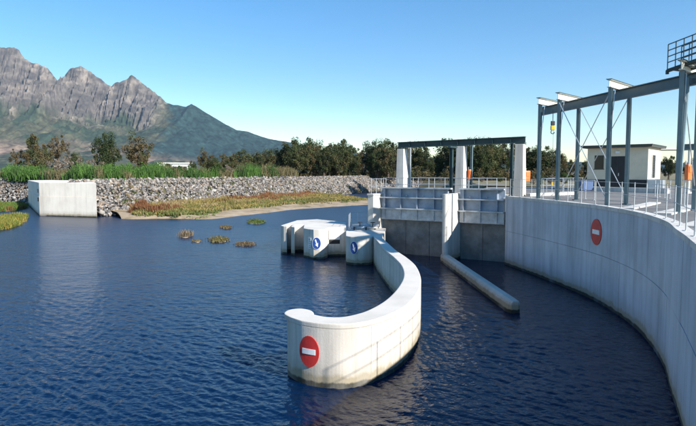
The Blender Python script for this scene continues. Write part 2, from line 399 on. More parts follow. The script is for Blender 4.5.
# mountain range
PROF = [(-420, 128), (-300, 112), (-200, 92), (-120, 80), (-60, 64), (-25, 55), (0, 51), (10, 49), (18, 51), (26, 61), (32, 66), (40, 66), (48, 71), (56, 80), (61, 83), (63.5, 82), (65, 75), (70, 70.5), (78, 68.5), (86, 71), (92, 76), (100, 81), (107, 86.5), (109.5, 87.5), (113, 84.5), (119, 83), (124, 80), (130, 76.5), (135, 80.5), (142, 86), (148, 90), (158, 98), (163, 104), (170, 106), (183, 107.5), (188, 104.5), (193, 107), (200, 112), (215, 121), (232, 130), (245, 132), (258, 137.5), (275, 141), (290, 143.5), (320, 150), (360, 154), (420, 158), (520, 161), (700, 164), (1000, 165)]
MY = 5200.0
def mountain():
    nx, ny = 980, 190
    us = np.concatenate([np.linspace(-420, -90, 60, endpoint=False), np.linspace(-90, 330, 800, endpoint=False), np.linspace(330, 960, nx-860)]); X = (us-348)/F*MY
    cl = np.clip((178-us)/22, 0, 1); cl = cl*cl*(3-2*cl)
    vr = np.interp(us-5, [p[0] for p in PROF], [p[1] for p in PROF])+(fbm(us/5.0, us*0, 4, 2)-.5)*4.2*cl+(fbm(us/9, us*0, 4, 6)-.5)*1.6
    R = EYE+(V0-vr)/F*MY
    tt = np.concatenate([np.linspace(-.18, 0, 10, endpoint=False), np.linspace(0, .30, 120, endpoint=False), np.linspace(.30, 1, ny-130)])
    XX = np.tile(X, (ny, 1)); T = np.tile(tt[:, None], (1, nx)); YY = MY-T*2700; RR = np.tile(R, (ny, 1)); C = np.tile(cl, (ny, 1))
    wx = XX+70*(fbm(XX/260, YY/260, 3, 90)-.5)
    g0 = fbm(wx/520, YY/2600, 3, 33, True); gx = fbm(wx/210, YY/1100, 4, 3, True); gy = fbm(wx/80, YY/520, 4, 9, True); sp = fbm(XX/900, YY/1500, 5, 21, True); sg = fbm(wx/160, YY/900, 4, 44, True)
    Tp = np.clip(T, 0, 1) + np.where(T > 0.002, ((g0-.6)*.13+(gx-.6)*.12+(gy-.55)*.085+(fbm(wx/34, YY/200, 3, 19, True)-.55)*.05)*C*np.clip(T/.03, 0, 1)*np.clip((.6-T)*3, .25, 1)+((sp-.55)*.30+(sg-.55)*.06)*(1-C*.55)*np.clip(T/.15, 0, 1), 0)
    Tp = np.clip(Tp, 0, 1)
    q = Tp/.2*9+1.2*fbm(XX/240, YY/400, 3, 15); led = (q-np.floor(q)); led = np.clip(led*2.2, 0, 1)-led
    cliff = np.where(Tp < .2, 1-.50*(Tp/.2)**1.15, .50*np.clip(1-(Tp-.2)/.8, 0, 1)**1.5)-led*.042*(Tp < .21)*(Tp > .012)
    soft = np.clip(1-Tp, 0, 1)**1.45
    S = cliff*C+soft*(1-C)
    S = np.where(T < 0, 1+T*2.2, S)
    Z = RR*S+ (fbm(XX/55, YY/55, 5, 31)-.5)*34*np.clip(T/.02, 0, 1)*np.clip((1-T)*3, 0, 1)
    Z = np.where(T >= .999, 2.0, np.maximum(Z, 3.0))
    # colours: bare rock above, scrub on the slopes, fields at the foot
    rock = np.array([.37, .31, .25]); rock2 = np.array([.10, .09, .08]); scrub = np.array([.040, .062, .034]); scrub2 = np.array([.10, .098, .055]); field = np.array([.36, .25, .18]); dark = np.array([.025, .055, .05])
    n1 = fbm(XX/160, YY/160, 5, 50)[..., None]; n2 = fbm(XX/420, YY/520, 4, 60)[..., None]; n3 = fbm(XX/60, Z/25, 4, 70)[..., None]
    strata = np.clip(.55+1.6*(fbm(XX/900, Z/16, 4, 97)-.35), .35, 1)[..., None]; rk = rock2+(rock-rock2)*np.clip((n3-.36)*3.6, 0, 1)*np.clip(.45+1.1*(.62-gy[..., None])*2, .35, 1)*strata; sc = scrub+(scrub2-scrub)*np.clip((n1-.4)*4, 0, 1)
    relh = (Z/np.maximum(RR, 1))[..., None]
    edge = np.clip((relh-.50+(n1-.5)*.35)*9, 0, 1)*C[..., None]
    col = sc*(1-edge)+rk*edge
    UU = np.tile(us, (ny, 1))[..., None]
    spur_shade = np.clip((UU-190+(relh-.5)*38+(n1-.5)*30)/10, 0, 1)*np.clip((relh-.13)*9, 0, 1); col = col*(1-spur_shade)+(dark*(.7+.6*n1))*spur_shade  # right spur: its shade painted into the scrub colour as dark green
    fl = np.clip((n2-.44)*9, 0, 1)*np.clip((.30-relh)*7, 0, 1)*(1-.6*spur_shade); col = col*(1-fl)+field*(.8+.5*(n1-.5))*fl
    spk = fbm(XX/26, YY/38, 3, 83)[..., None]; col = col*np.where(edge > .5, .80+.4*spk, .35+1.3*spk)
    V = np.stack([XX, YY, Z], -1).reshape(-1, 3); idx = np.arange(nx*ny).reshape(ny, nx)
    Fc = np.stack([idx[:-1, :-1], idx[1:, :-1], idx[1:, 1:], idx[:-1, 1:]], -1).reshape(-1, 4)
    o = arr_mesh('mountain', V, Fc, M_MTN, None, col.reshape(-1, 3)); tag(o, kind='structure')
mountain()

# concrete abutment in the far bank
ab = empty('abutment', (-35, 71, 0), 0, 'cream concrete abutment block set into the far rock bank', 'abutment')
def wpoly(root, poly): return [(p[0]-root.location.x, p[1]-root.location.y) for p in poly]
abp = [(-31.1, 69.2), (-39.6, 71.7), (-54.0, 94.5), (-50.5, 101), (-37.5, 82)]
MB().prism(wpoly(ab, abp), -1, 2.55).build('lower_lift', M_ABUT, ab, .03)
MB().prism(wpoly(ab, [(-31.13, 69.26), (-39.57, 71.76), (-53.95, 94.5), (-50.5, 100.9), (-37.53, 82)]), 2.56, 4.28).build('upper_lift', M_ABUT, ab, .03)
e_ = Vector((-39.6+54, 71.7-94.5, 0)).normalized(); n_ = Vector((e_.y, -e_.x, 0))
for q in range(2): MB().box(Vector((-39.6+35, .7, 3.2-q*1.1))-e_*.6+n_*.06, (.3, .1, .5), (e_, n_, ez)).build('wall_bracket', M_DARK, ab)

# shore bar with mud edge
wl = [(122, 219.0), (131, 219.4), (142, 219.3), (160, 218.9), (185, 219), (212, 219.5), (230, 218), (245, 216), (271, 213.3), (294, 210.3), (318, 208.5), (345, 206.8), (370, 205.3), (386, 204.2), (398, 203)]
wlp = resample(spline([G(u, v, 0) for u, v in wl], 8), 1.2)
def toe_at(y):
    return float(np.interp(y, [p.y for p in toe], [p.x for p in toe]))
rows = 9; VV = []
for i, p in enumerate(wlp):
    ty = p.y+ (24 if p.y > 85 else 6+18*max(0, (p.y-72))/13)
    q = Vector((toe_at(ty)-.8, ty, 0))
    for k in range(rows):
        s = k/(rows-1); P = p.lerp(q, s)
        z = -.12 + .42*min(1, s*4)**.7 + .35*s + .12*(mnoise.noise(P*.35))*min(1, s*5)
        VV.append((P.x, P.y, z))
idx = np.arange(len(VV)).reshape(-1, rows); Fc = np.stack([idx[:-1, :-1], idx[1:, :-1], idx[1:, 1:], idx[:-1, 1:]], -1).reshape(-1, 4)
shore = arr_mesh('shore', VV, Fc, M_MUD, None, None, True); tag(shore, kind='structure')
SHORE = np.array(VV).reshape(-1, rows, 3)

def blades(P, H, C, per, spread, width, rg, lean=.35):
    """tufts of triangular blades: P (n,3) bases, H heights, C colours"""
    n = len(P); N = n*per
    B = np.repeat(P, per, 0)+np.concatenate([rg.normal(0, 1, (N, 2))*np.repeat(np.broadcast_to(spread, n), per)[:, None], np.zeros((N, 1))], 1)
    h = np.repeat(H, per)*rg.uniform(.55, 1.1, N); a = rg.uniform(0, 2*np.pi, N); wd = np.repeat(np.broadcast_to(width, n), per)
    L = rg.normal(0, lean, (N, 2))*h[:, None]*.6
    dx = np.stack([np.cos(a), np.sin(a), np.zeros(N)], 1)*wd[:, None]
    top = B+np.concatenate([L, h[:, None]], 1); mid = B+np.concatenate([L*.35, h[:, None]*.55], 1)
    V = np.stack([B-dx*.6, B+dx*.6, mid+dx, top, mid-dx], 1).reshape(-1, 3)
    i = np.arange(N)[:, None]*5
    Fq = np.concatenate([i+np.array([[0, 1, 2]]), i+np.array([[0, 2, 4]]), i+np.array([[4, 2, 3]])], 0)
    cc = np.repeat(np.repeat(C, per, 0)*rg.uniform(.7, 1.25, (N, 1)), 5, 0)
    return V, Fq, cc
rg = np.random.default_rng(11)
n = 9000; ii = rg.integers(0, len(SHORE)-1, n); ss = rg.random(n)**.8; kk = np.clip((.06+.94*ss)*(rows-1), 0, rows-1.001); k0 = kk.astype(int); fr = (kk-k0)[:, None]; fi = rg.random((n, 1))
P0_ = SHORE[ii, k0]*(1-fr)+SHORE[ii, k0+1]*fr; P1_ = SHORE[ii+1, k0]*(1-fr)+SHORE[ii+1, k0+1]*fr; P = P0_*(1-fi)+P1_*fi
uu = 348+F*P[:, 0]/P[:, 1]
pn = fbm(P[:, 0]/5, P[:, 1]/9, 4, 5); pn2 = fbm(P[:, 0]/3+40, P[:, 1]/6, 3, 8)
keep = (ss > .10+.22*pn2) | (rg.random(n) < .12); keep &= (uu > 126+14*pn2); keep &= ~((uu > 215) & (ss < .07+.16*pn))
green = np.array([.15, .185, .05]); yel = np.array([.36, .28, .085]); red = np.array([.23, .10, .045]); tan = np.array([.42, .31, .15]); olive = np.array([.22, .2, .06])
C = np.where((ss+1.2*(pn-.5)+rg.normal(0, .12, n) < .45)[:, None], green, yel); C = np.where(((uu > 190) & (ss > .3) & (pn > .40))[:, None], yel, C); C = np.where(((pn2 > .58))[:, None], olive, C)
C = np.where(((ss > .40+.5*(pn2-.5)) & (pn+.3*(pn2-.5)+rg.normal(0, .03, n) > .60) & (uu < 235))[:, None], red, C); C = np.where(((ss > .55) & (pn > .57) & (uu >= 235))[:, None], red*1.3, C); C = np.where(((pn < .38) & (ss > .5))[:, None], tan, C); rnd = rg.random(n); C = np.where((rnd < .14)[:, None], tan, C); C = np.where((rnd > .9)[:, None], olive, C)
H = (.22+.62*ss*rg.uniform(.3, 1.4, n))*(.5+1.0*pn2); H = np.where((C[:, 0] == red[0]), H*1.3, H)
V, Fq, cc = blades(P[keep], H[keep], C[keep], 12, .22, .055, rg)
o = arr_mesh('shore_grass', V, Fq, M_GRASS, None, cc); tag(o, 'dry yellow, green and rust red grass along the far shore', 'grass', kind='stuff')

nw = 420; iw = rg.random(nw); tw_ = rg.random(nw); Pw = []
for a_, b_ in zip(iw, tw_):
    k_ = min(int(a_*4), 3); f_ = a_*4-k_; A_ = toe[k_+1].lerp(toe[k_+2], f_) if k_ < 4 else toe[-1]; B_ = crest[k_+1].lerp(crest[k_+2], f_); Pw.append(A_.lerp(B_, b_**2*.95)[:])
V, Fq, cc = blades(np.array(Pw), rg.uniform(.25, .7, nw), np.array([(.16, .15, .05), (.26, .20, .08), (.10, .13, .04)])[rg.integers(0, 3, nw)], 12, .16, .04, rg)
o = arr_mesh('bank_weeds', V, Fq, M_GRASS, None, cc); tag(o, 'weeds sprouting between the rocks of the far bank', 'weeds', kind='stuff')
def grass_island(pts_uv, cols, h, n, label, name='grass_island'):
    pts = [G(u, v, 0) for u, v in pts_uv]; c = sum(pts, Vector())/len(pts)
    root = empty(name, c, 0, label, 'grass'); h *= 1 if name == 'grass_island' else .62
    ring = spline(pts+[pts[0]], 5)[:-1]; top_ = .22 if name == 'grass_island' else .05; VV = [(0, 0, top_)]; FF = []; k = len(ring)
    for s, z in ((.55, top_*.8), (.85, top_*.3), (1.02, -.15)):
        VV += [((p.x-c.x)*s, (p.y-c.y)*s, z) for p in ring]
    for i in range(k):
        j = (i+1) % k; FF.append((0, 1+i, 1+j))
        for r in range(2):
            a = 1+r*k; FF += [(a+i, a+k+i, a+k+j), (a+i, a+k+j, a+j)]
    arr_mesh('mud_base', VV, FF, M_MUD, root, None, True)
    r2 = np.random.default_rng(int(abs(c.x)*100)); L = []
    for _ in range(n):
        q = ring[r2.integers(0, k)]; s = math.sqrt(r2.random())*.95; L.append(((q.x-c.x)*s, (q.y-c.y)*s, .03))
    P = np.array(L); Cc = np.array(cols)[r2.integers(0, len(cols), n)]
    V, Fq, cc = blades(P, np.full(n, h)*r2.uniform(.6, 1.2, n), Cc, 12, .16, .035, r2, .45)
    arr_mesh('grass_blades', V, Fq, M_GRASS, root, cc)['kind'] = 'stuff'
grass_island([(-30, 209), (-10, 212), (12, 211.5), (26, 209), (27, 206.5), (8, 205), (-30, 203)], [(.10, .20, .03), (.13, .24, .04), (.22, .14, .05)], .8, 500, 'bright green grass patch at the left edge below the rocks')
grass_island([(-40, 228), (-10, 231.5), (8, 229.5), (20, 225), (27, 219), (24, 216.5), (0, 218), (-40, 218)], [(.26, .25, .05), (.36, .28, .06), (.16, .21, .04)], .62, 700, 'yellow green grass island nearest the left edge')
for uv, h, nn, lab, cl in (((185, 236.5, 5, 1.5), .8, 16, 'thin leafless twigs sticking out of the water', [(.25, .19, .12)]),
                       ((219.5, 240.5, 8.5, 2.6), .34, 60, 'brown round grass clump in the river, largest of the row', [(.20, .165, .06), (.15, .13, .06)]),
                       ((245, 244.5, 9, 2.2), .20, 55, 'low dark debris clump in the water near the concrete fins', [(.13, .10, .06), (.2, .15, .09)]),
                       ((226, 228, 4, 1.3), .42, 26, 'small brown tuft beyond the row of river clumps', [(.2, .15, .07)]),
                       ((197, 241.5, 3.5, 1.2), .2, 14, 'tiny grass tip between the twigs and the brown clump', [(.2, .16, .08)]),
                       ((256, 222.5, 9, 2.0), .42, 60, 'green weed clump just off the sandy shore', [(.09, .14, .03), (.14, .17, .05)])):
    u, v, ru, rv = uv
    grass_island([(u+ru*math.cos(a), v+rv*math.sin(a)) for a in np.linspace(0, 2*math.pi, 9)[:-1]], cl, h, nn, lab, 'water_weed_clump')

# ================================================================== VEGETATION BEYOND
def crown_arrays(seed, rx, rz, n, clumps, leaf, cols, thin=1.0):
    r = np.random.default_rng(seed)
    cen = r.normal(0, 1, (clumps, 3)); cen /= np.linalg.norm(cen, axis=1)[:, None]; cen *= (r.random((clumps, 1))**.4)*.86
    cen[:, 2] = cen[:, 2]*1.0
    cs = r.uniform(.10, .34, clumps)*thin
    k = r.integers(0, clumps, n); d = r.normal(0, 1, (n, 3)); d /= np.linalg.norm(d, axis=1)[:, None]
    P = cen[k]+d*(r.random((n, 1))**.45)*cs[k][:, None]; P = P*np.array([rx, rx, rz])
    a = r.normal(0, 1, (n, 3)); a /= np.linalg.norm(a, axis=1)[:, None]; b = np.cross(a, r.normal(0, 1, (n, 3))); b /= np.linalg.norm(b, axis=1)[:, None]
    s = (leaf*r.uniform(.6, 1.3, n))[:, None]
    V = np.stack([P-a*s, P+b*s*.5, P+a*s, P-b*s*.5], 1).reshape(-1, 3); Fc = np.arange(n*4).reshape(-1, 4)
    cc = np.array(cols)[r.integers(0, len(cols), clumps)][k]*r.uniform(.7, 1.3, (n, 1)); return V, Fc, np.repeat(cc, 4, 0), cen*np.array([rx, rx, rz])
TREEV = {}
def tree_variant(key, seed, h, rx, crown_frac, n, clumps, leaf, cols, thin=1.0, lean=0):
    rz = h*crown_frac/2; cz = h-rz
    V, Fc, cc, cen = crown_arrays(seed, rx, rz, n, clumps, leaf, cols, thin); V = V+np.array([lean, 0, cz])
    me = arr_mesh('crown', V, Fc, M_LEAF, None, cc); cm = me.data; bpy.data.objects.remove(me)
    t = MB(); r = random.Random(seed); top = Vector((lean*.7, 0, cz+rz*.3)); mid = Vector((lean*.3+r.uniform(-.15, .15), r.uniform(-.15, .15), cz-rz*.6)); r0 = h*.022+.05
    t.tube((0, 0, -.1), mid, r0, 7, r0*.75); t.tube(mid, top, r0*.75, 7, r0*.3)
    for i in range(9):
        c = cen[i % len(cen)]; e = Vector((c[0]+lean, c[1], c[2]+cz))*1.0; st = mid.lerp(top, r.uniform(.0, .6)); md = st.lerp(e, .5)+Vector((0, 0, .2)); t.tube(st, md, r0*.4, 5, r0*.25); t.tube(md, e, r0*.25, 5, r0*.1)
    to = t.build('trunk', M_BARK); tm = to.data; bpy.data.objects.remove(to)
    TREEV[key] = (cm, tm)
DK = [(.046, .068, .024), (.062, .082, .030), (.085, .088, .038), (.050, .074, .028)]
BR = [(.15, .11, .05), (.11, .09, .04), (.17, .13, .07)]
MX = [(.095, .108, .040), (.145, .128, .055), (.065, .086, .032), (.11, .122, .045)]
GN = [(.06, .10, .025), (.05, .085, .022), (.08, .115, .035)]
tree_variant('dark_a', 1, 10, 3.1, .92, 9500, 60, .165, DK)
tree_variant('dark_b', 2, 10, 2.5, .94, 8500, 54, .165, DK+MX[:1])
tree_variant('mix_a', 3, 9.5, 3.1, .93, 8500, 64, .16, MX)
tree_variant('mix_b', 4, 9, 2.5, .92, 6500, 50, .16, MX+BR[:1])
tree_variant('brown_a', 5, 8.5, 2.6, .88, 4200, 52, .145, BR+MX[:1], .8)
tree_variant('brown_b', 6, 8, 2.1, .72, 2400, 34, .14, BR, .75)
tree_variant('pale_gum', 8, 10, 2.6, .72, 2800, 34, .16, [(.11, .11, .07), (.14, .12, .075)], .75)
tree_variant('shrub', 9, 3.2, 1.7, .95, 3000, 34, .12, GN+MX[:1])
tree_variant('pale_shrub', 10, 3.2, 1.6, .95, 2600, 34, .11, [(.30, .25, .20), (.24, .19, .14)], .85)
def tree(key, loc, h, rz, label, group, name='tree', cat='tree', wide=1.0):
    cm, tm = TREEV[key]; base = {'dark_a': 10, 'dark_b': 10, 'mix_a': 9.5, 'mix_b': 9, 'brown_a': 8.5, 'brown_b': 8, 'pale_gum': 10, 'shrub': 3.2, 'pale_shrub': 3.2}[key]
    root = empty(name, loc, rz, label, cat, group); root.scale = (h/base*wide, h/base*wide, h/base)
    inst('trunk', tm, root); inst('crown', cm, root); return root
def at_u(u, d, z=4.0): return Vector(((u-348)/F*d, d, z))
def h_for(v, d): return (V0-v)/F*d+1.5
# named single trees on the left
for key, u, v, d, nm, lab in (('mix_b', 38, 133, 128, 'tree', 'brown green tree standing left of the concrete abutment, beyond the reeds'),
                          ('brown_b', 60, 132.5, 132, 'tree', 'thin sparse tree above the concrete abutment'),
                          ('dark_a', 108.5, 130.5, 122, 'tree', 'dark round crowned tree right of the abutment, darkest on the left bank'),
                          ('brown_a', 140, 127.5, 126, 'tree', 'tall open crowned brownish tree next to the dark round tree'),
                          ('brown_b', 18, 147, 130, 'tree', 'small brown bush-like tree nearest the left edge'),
                          ('brown_a', 143, 150, 118, 'tree', 'low rust brown tree under the tall open crowned tree'),
                          ('brown_a', 206, 145, 150, 'tree', 'grey brown tree right of the white farm building'),
                          ('dark_b', 193, 160, 128, 'tree', 'small dark pointed tree in front of the farm building'),
                          ('mix_a', 77, 152, 150, 'tree', 'low dark tree mass beyond the abutment')):
    tree(key, at_u(u, d), h_for(v, d), u*1.7, lab, None, nm)
# row of trees beyond the bank and behind the gates
row = [(297, 146, 176, 'mix_a'), (310, 146, 178, 'mix_b'), (324, 152, 176, 'dark_b'), (339, 147, 178, 'mix_a'), (350, 149, 180, 'dark_a'), (359, 156, 182, 'mix_b'), (377, 147, 180, 'dark_b'), (388, 149, 178, 'mix_b'), (464, 146, 116, 'dark_a'), (481, 147, 112, 'dark_b'), (214, 158, 150, 'mix_a'), (224, 155, 155, 'mix_b'), (236, 157, 150, 'mix_b'), (243, 153, 170, 'mix_a'), (256, 155, 172, 'dark_b'), (268, 151, 182, 'mix_a'), (281, 149, 184, 'dark_a'), (248, 158, 165, 'brown_a'), (262, 152, 180, 'brown_a'), (274, 156, 178, 'mix_b'), (291, 141, 182, 'dark_b'), (303, 139.5, 186, 'dark_a'), (316, 143, 182, 'mix_a'), (327, 145, 190, 'brown_a'), (334, 144, 184, 'mix_b'), (345, 140.5, 186, 'dark_b'),
       (355, 157, 196, 'brown_a'), (362, 150, 200, 'pale_gum'), (371, 141.5, 190, 'dark_a'), (383, 142, 188, 'mix_a'), (393, 145, 184, 'dark_b'), (404, 146, 150, 'mix_b'), (414, 143, 140, 'mix_a'), (422, 148, 138, 'dark_b'), (437, 156, 132, 'mix_b'),
       (430, 158, 120, 'dark_b'), (447, 138, 128, 'dark_a'), (458, 141, 126, 'dark_b'), (474, 139, 120, 'mix_a'), (487, 138.5, 118, 'mix_a'), (497, 142, 124, 'dark_a'), (507, 141, 150, 'pale_gum'), (516, 142, 126, 'pale_gum'), (530, 147, 130, 'dark_b'), (541, 146, 124, 'dark_a'), (552, 151, 128, 'mix_a'), (563, 157, 122, 'mix_b'), (575, 160, 116, 'brown_a'), (588, 160, 118, 'dark_b'), (603, 160, 122, 'dark_a'), (668, 157, 130, 'dark_b'), (690, 158, 125, 'dark_a')]
PLACE = {}
for i, (u, v, d, k) in enumerate(row):
    seg = 'left of the gates beyond the rock bank' if u < 398 else ('behind the lifting gates' if u < 512 else 'behind the concrete platform')
    adj = {'dark_a': 'dark broad', 'dark_b': 'dark narrow', 'mix_a': 'olive broad', 'mix_b': 'olive slim', 'brown_a': 'brownish thin', 'brown_b': 'brown small', 'pale_gum': 'pale sparse'}[k]
    PLACE.setdefault((adj, seg), []).append((u, v, d, k))
ORD = ['first', 'second', 'third', 'fourth', 'fifth', 'sixth', 'seventh', 'eighth', 'ninth', 'tenth', 'eleventh']
for (adj, seg), L in PLACE.items():
    for i, (u, v, d, k) in enumerate(sorted(L)):
        lab = f'{adj} tree {seg}' + (f', {ORD[i]} such from the left' if len(L) > 1 else '')
        tree(k, at_u(u, d), h_for(v-1-3*((u*7.3) % 1), d), u*2.3, lab, 'trees beyond the river', wide=1.35)
# reeds and bushes along the crest
rg = np.random.default_rng(5); n = 3600
us = rg.uniform(-60, 295, n)
cd = np.interp(us, [-60, 0, 40, 95, 130, 200, 280, 300], [122, 108, 100, 88, 92, 108, 135, 145])
d = cd+2+rg.random(n)*16
P = np.stack([(us-348)/F*d, d, np.full(n, 3.95)], 1)
hn = fbm(us/16, d/30, 3, 12); hn2 = fbm(us/4.5, d/6, 3, 17); vt = 165.5+8*(hn-.5)*2+9*(hn2-.5)
H = ((V0-vt)/F*d+1.5)*rg.uniform(.50, 1.05, n)*np.where(us < 100, .9, 1); cA = np.array([.10, .20, .04]); cB = np.array([.06, .13, .03]); cC = np.array([.20, .17, .085]); pn = fbm(us/9, d/9, 4, 14)+rg.normal(0, .04, n)
C = np.where((pn > .50)[:, None], cA, cB); C = np.where(((hn > .68) | (us > 262) & (pn > .45) | (pn < .33))[:, None], cC, C)
V, Fq, cc = blades(P, H, C, 12, .35, .07, rg, .30)
def leaf_mass(P, Hh, C, per, leaf, rg):
    n = len(P)*per; b = np.repeat(P, per, 0); h = np.repeat(Hh, per)
    t = rg.random(n)**.8; Q = b+np.concatenate([rg.normal(0, 1, (n, 2))*(.22*h*np.sqrt(np.clip(1.05-t, .05, 1)))[:, None], (t*h)[:, None]], 1)
    a = rg.normal(0, 1, (n, 3)); a /= np.linalg.norm(a, axis=1)[:, None]; c = np.cross(a, rg.normal(0, 1, (n, 3))); c /= np.linalg.norm(c, axis=1)[:, None]
    s_ = (leaf*rg.uniform(.6, 1.3, n))[:, None]; W = np.stack([Q-a*s_, Q+c*s_*.5, Q+a*s_, Q-c*s_*.5], 1).reshape(-1, 3); ar = np.arange(n)*4
    T3 = np.concatenate([np.stack([ar, ar+1, ar+2], 1), np.stack([ar, ar+2, ar+3], 1)], 0)
    return W, T3, np.repeat(np.repeat(C, per, 0)*rg.uniform(.65, 1.3, (n, 1)), 4, 0)
sel = rg.random(n) < .55; W2, T2, c2 = leaf_mass(P[sel], H[sel]*1.05, C[sel]*1.05, 60, .12, rg)
o = arr_mesh('reed_belt', np.vstack([V, W2]), np.vstack([Fq, T2+len(V)]), M_GRASS, None, np.vstack([cc, c2])); tag(o, 'tall green reeds along the top of the far bank', 'reeds', kind='stuff')
# scrubby undergrowth under the tree rows
n = 2300; us = rg.uniform(130, 640, n); bd_ = np.interp(us, [130, 225, 285, 398, 402, 520, 640], [120, 148, 172, 182, 112, 108, 104]); d = bd_+rg.random(n)*26
P = np.stack([(us-348)/F*d, d, np.full(n, 3.95)], 1); nh = fbm(us/7, d/9, 4, 61); Hh = (.9+4.2*np.clip(nh-.25, 0, 1))*rg.uniform(.5, 1.15, n)*np.where(us > 560, .6, 1)
pal = .8*np.array([(.11, .11, .04), (.18, .145, .065), (.08, .09, .036), (.22, .18, .09), (.12, .14, .045)]); C = pal[np.clip((fbm(us/5, d/5, 3, 71)*7.5-1.2).astype(int), 0, 4)]
W2, T2, c2 = leaf_mass(P, Hh, C, 110, .16, rg)
o = arr_mesh('undergrowth', W2, T2, M_LEAF, None, c2); tag(o, 'brown and olive scrub filling the feet of the far trees', 'scrub', kind='stuff')
for i, (u, v, dd, k, lab) in enumerate(((55, 158.5, 114, 'pale_shrub', 'pale pinkish bare shrub above the left half of the abutment'), (66, 158, 114, 'pale_shrub', 'pale bare shrub above the middle of the abutment'), (83, 157, 114, 'pale_shrub', 'pale dry shrub behind the right end of the abutment'), (95, 158.5, 112, 'pale_shrub', 'pale dry shrub just left of the dark round tree'),
                                        (170, 163, 112, 'shrub', 'green bush in front of the farm building'), (182, 165, 114, 'shrub', 'green bush right of the farm building front'), (217, 163, 120, 'shrub', 'green bush on the bank under the mountain spur'), (228, 164, 126, 'pale_shrub', 'pale bush where the reeds end'), (158, 164, 110, 'shrub', 'bright bush left of the farm building'))):
    tree(k, at_u(u, dd), h_for(v, dd), u, lab, None, 'shrub', 'shrub')
for i, (u, v, dd, k, lab) in enumerate(((541, 176, 70, 'shrub', 'green shrub behind the platform between the first gantry columns'), (551, 174, 72, 'pale_shrub', 'pale shrub behind the second gantry column'), (564, 172, 74, 'shrub', 'tall green shrub behind the platform kerb'), (578, 177, 72, 'pale_shrub', 'dry pale shrub left of the control building'),
                                        (533, 177, 72, 'pale_shrub', 'dry shrub beside the orange box'), (420, 180, 95, 'pale_shrub', 'dry bush seen through the gate railing on the left'), (440, 180, 96, 'pale_shrub', 'dry bush seen behind the railing left of the middle pier'), (482, 179, 90, 'pale_shrub', 'dry bush seen behind the railing right of the middle pier'), (500, 180, 90, 'shrub', 'green bush seen behind the right gate railing'))):
    tree(k, at_u(u, dd), max(1.0, h_for(v, dd)), u, lab, None, 'shrub', 'shrub')
# white farm building far behind the reeds
hb = at_u(176, 165); fb = empty('farm_building', hb, .25, 'long low white farm building half hidden behind reeds', 'building')
MB().box((0, 0, 2.1), (9, 4.5, 4.2)).build('wall', M_WHITE, fb)
MB().prism([(-4.8, -2.6), (4.8, -2.6), (4.8, 2.6), (-4.8, 2.6)], 4.21, 4.5).build('roof', M_CAP, fb)
for k in range(3): MB().box((-2.8+k*2.8, -2.27, 2.9), (1.0, .06, 1.0)).build('window', M_GLASS, fb)

# ================================================================== CONCRETE WORKS
ez = Vector((0, 0, 1))
# ---- curved deflector wall in the foreground
ZT = 1.68
outer = [Vector(p) for p in ((1.95, 34.3, 0), (2.35, 28.0, 0), (2.66, 25.2, 0), (2.80, 22.9, 0), (2.66, 20.2, 0), (2.28, 17.9, 0), (1.70, 16.0, 0), (1.08, 14.88, 0), (.48, 14.22, 0), (-.12, 13.96, 0), (-.70, 14.04, 0), (-1.20, 14.30, 0), (-1.54, 14.66, 0))]
inner = [Vector(p) for p in ((1.50, 34.3, 0), (1.84, 28.0, 0), (2.10, 25.2, 0), (2.22, 22.9, 0), (2.08, 20.6, 0), (1.68, 18.5, 0), (1.16, 16.7, 0), (.62, 15.5, 0), (.18, 14.92, 0), (-.22, 14.66, 0), (-.60, 14.70, 0), (-.92, 14.95, 0))]
tip = [Vector((-1.74, 15.05, 0)), Vector((-1.66, 15.45, 0)), Vector((-1.36, 15.62, 0)), Vector((-1.08, 15.45, 0)), Vector((-.95, 15.18, 0))]
ring = spline(outer, 7) + spline([outer[-1]]+tip+[inner[-1]], 5)[1:-1] + list(reversed(spline(inner, 7)))
df = empty('deflector_wall', (0.5, 15, 0), 0, 'curved white concrete deflector wall sweeping across the foreground water', 'wall')
tip2 = [Vector((-1.66, 15.03, 0)), Vector((-1.59, 15.36, 0)), Vector((-1.34, 15.52, 0)), Vector((-1.09, 15.38, 0)), Vector((-.97, 15.15, 0))]
ring2 = spline(outer[:-1]+[Vector((-1.50, 14.67, 0))], 7) + spline([Vector((-1.50, 14.67, 0))]+tip2+[inner[-1]+Vector((-.04, 0, 0))], 5)[1:-1] + list(reversed(spline(inner, 7)))
MB().prism(wpoly(df, ring2), -1.5, ZT-.14).build('wall_body', M_CONC, df)
MB().prism(wpoly(df, [Vector((p.x, p.y, 0)) for p in ring]), ZT-.139, ZT).build('wall_top', M_CONC, df, .03)
OUT = spline(outer, 7); ON = normals2d(OUT)
if ON[20].x < 0: ON = [-q for q in ON]
cum = [0.0]
for a, b in zip(OUT[:-1], OUT[1:]): cum.append(cum[-1]+(b-a).length)
def on_curve(P, N, cum, s):
    i = int(np.clip(np.searchsorted(cum, s)-1, 0, len(P)-2)); t = (s-cum[i])/(cum[i+1]-cum[i])
    return P[i].lerp(P[i+1], t), N[i].lerp(N[i+1], t).normalized()
def wrap(P, N, cum, s0, z0, pts2, off, base):
    """wrap 2-D points (along curve, up) on the curved face, off metres proud"""
    out = []
    for a, b in pts2:
        p, nn = on_curve(P, N, cum, s0+a); out.append(p+nn*off+Vector((0, 0, z0+b))-base)
    return out
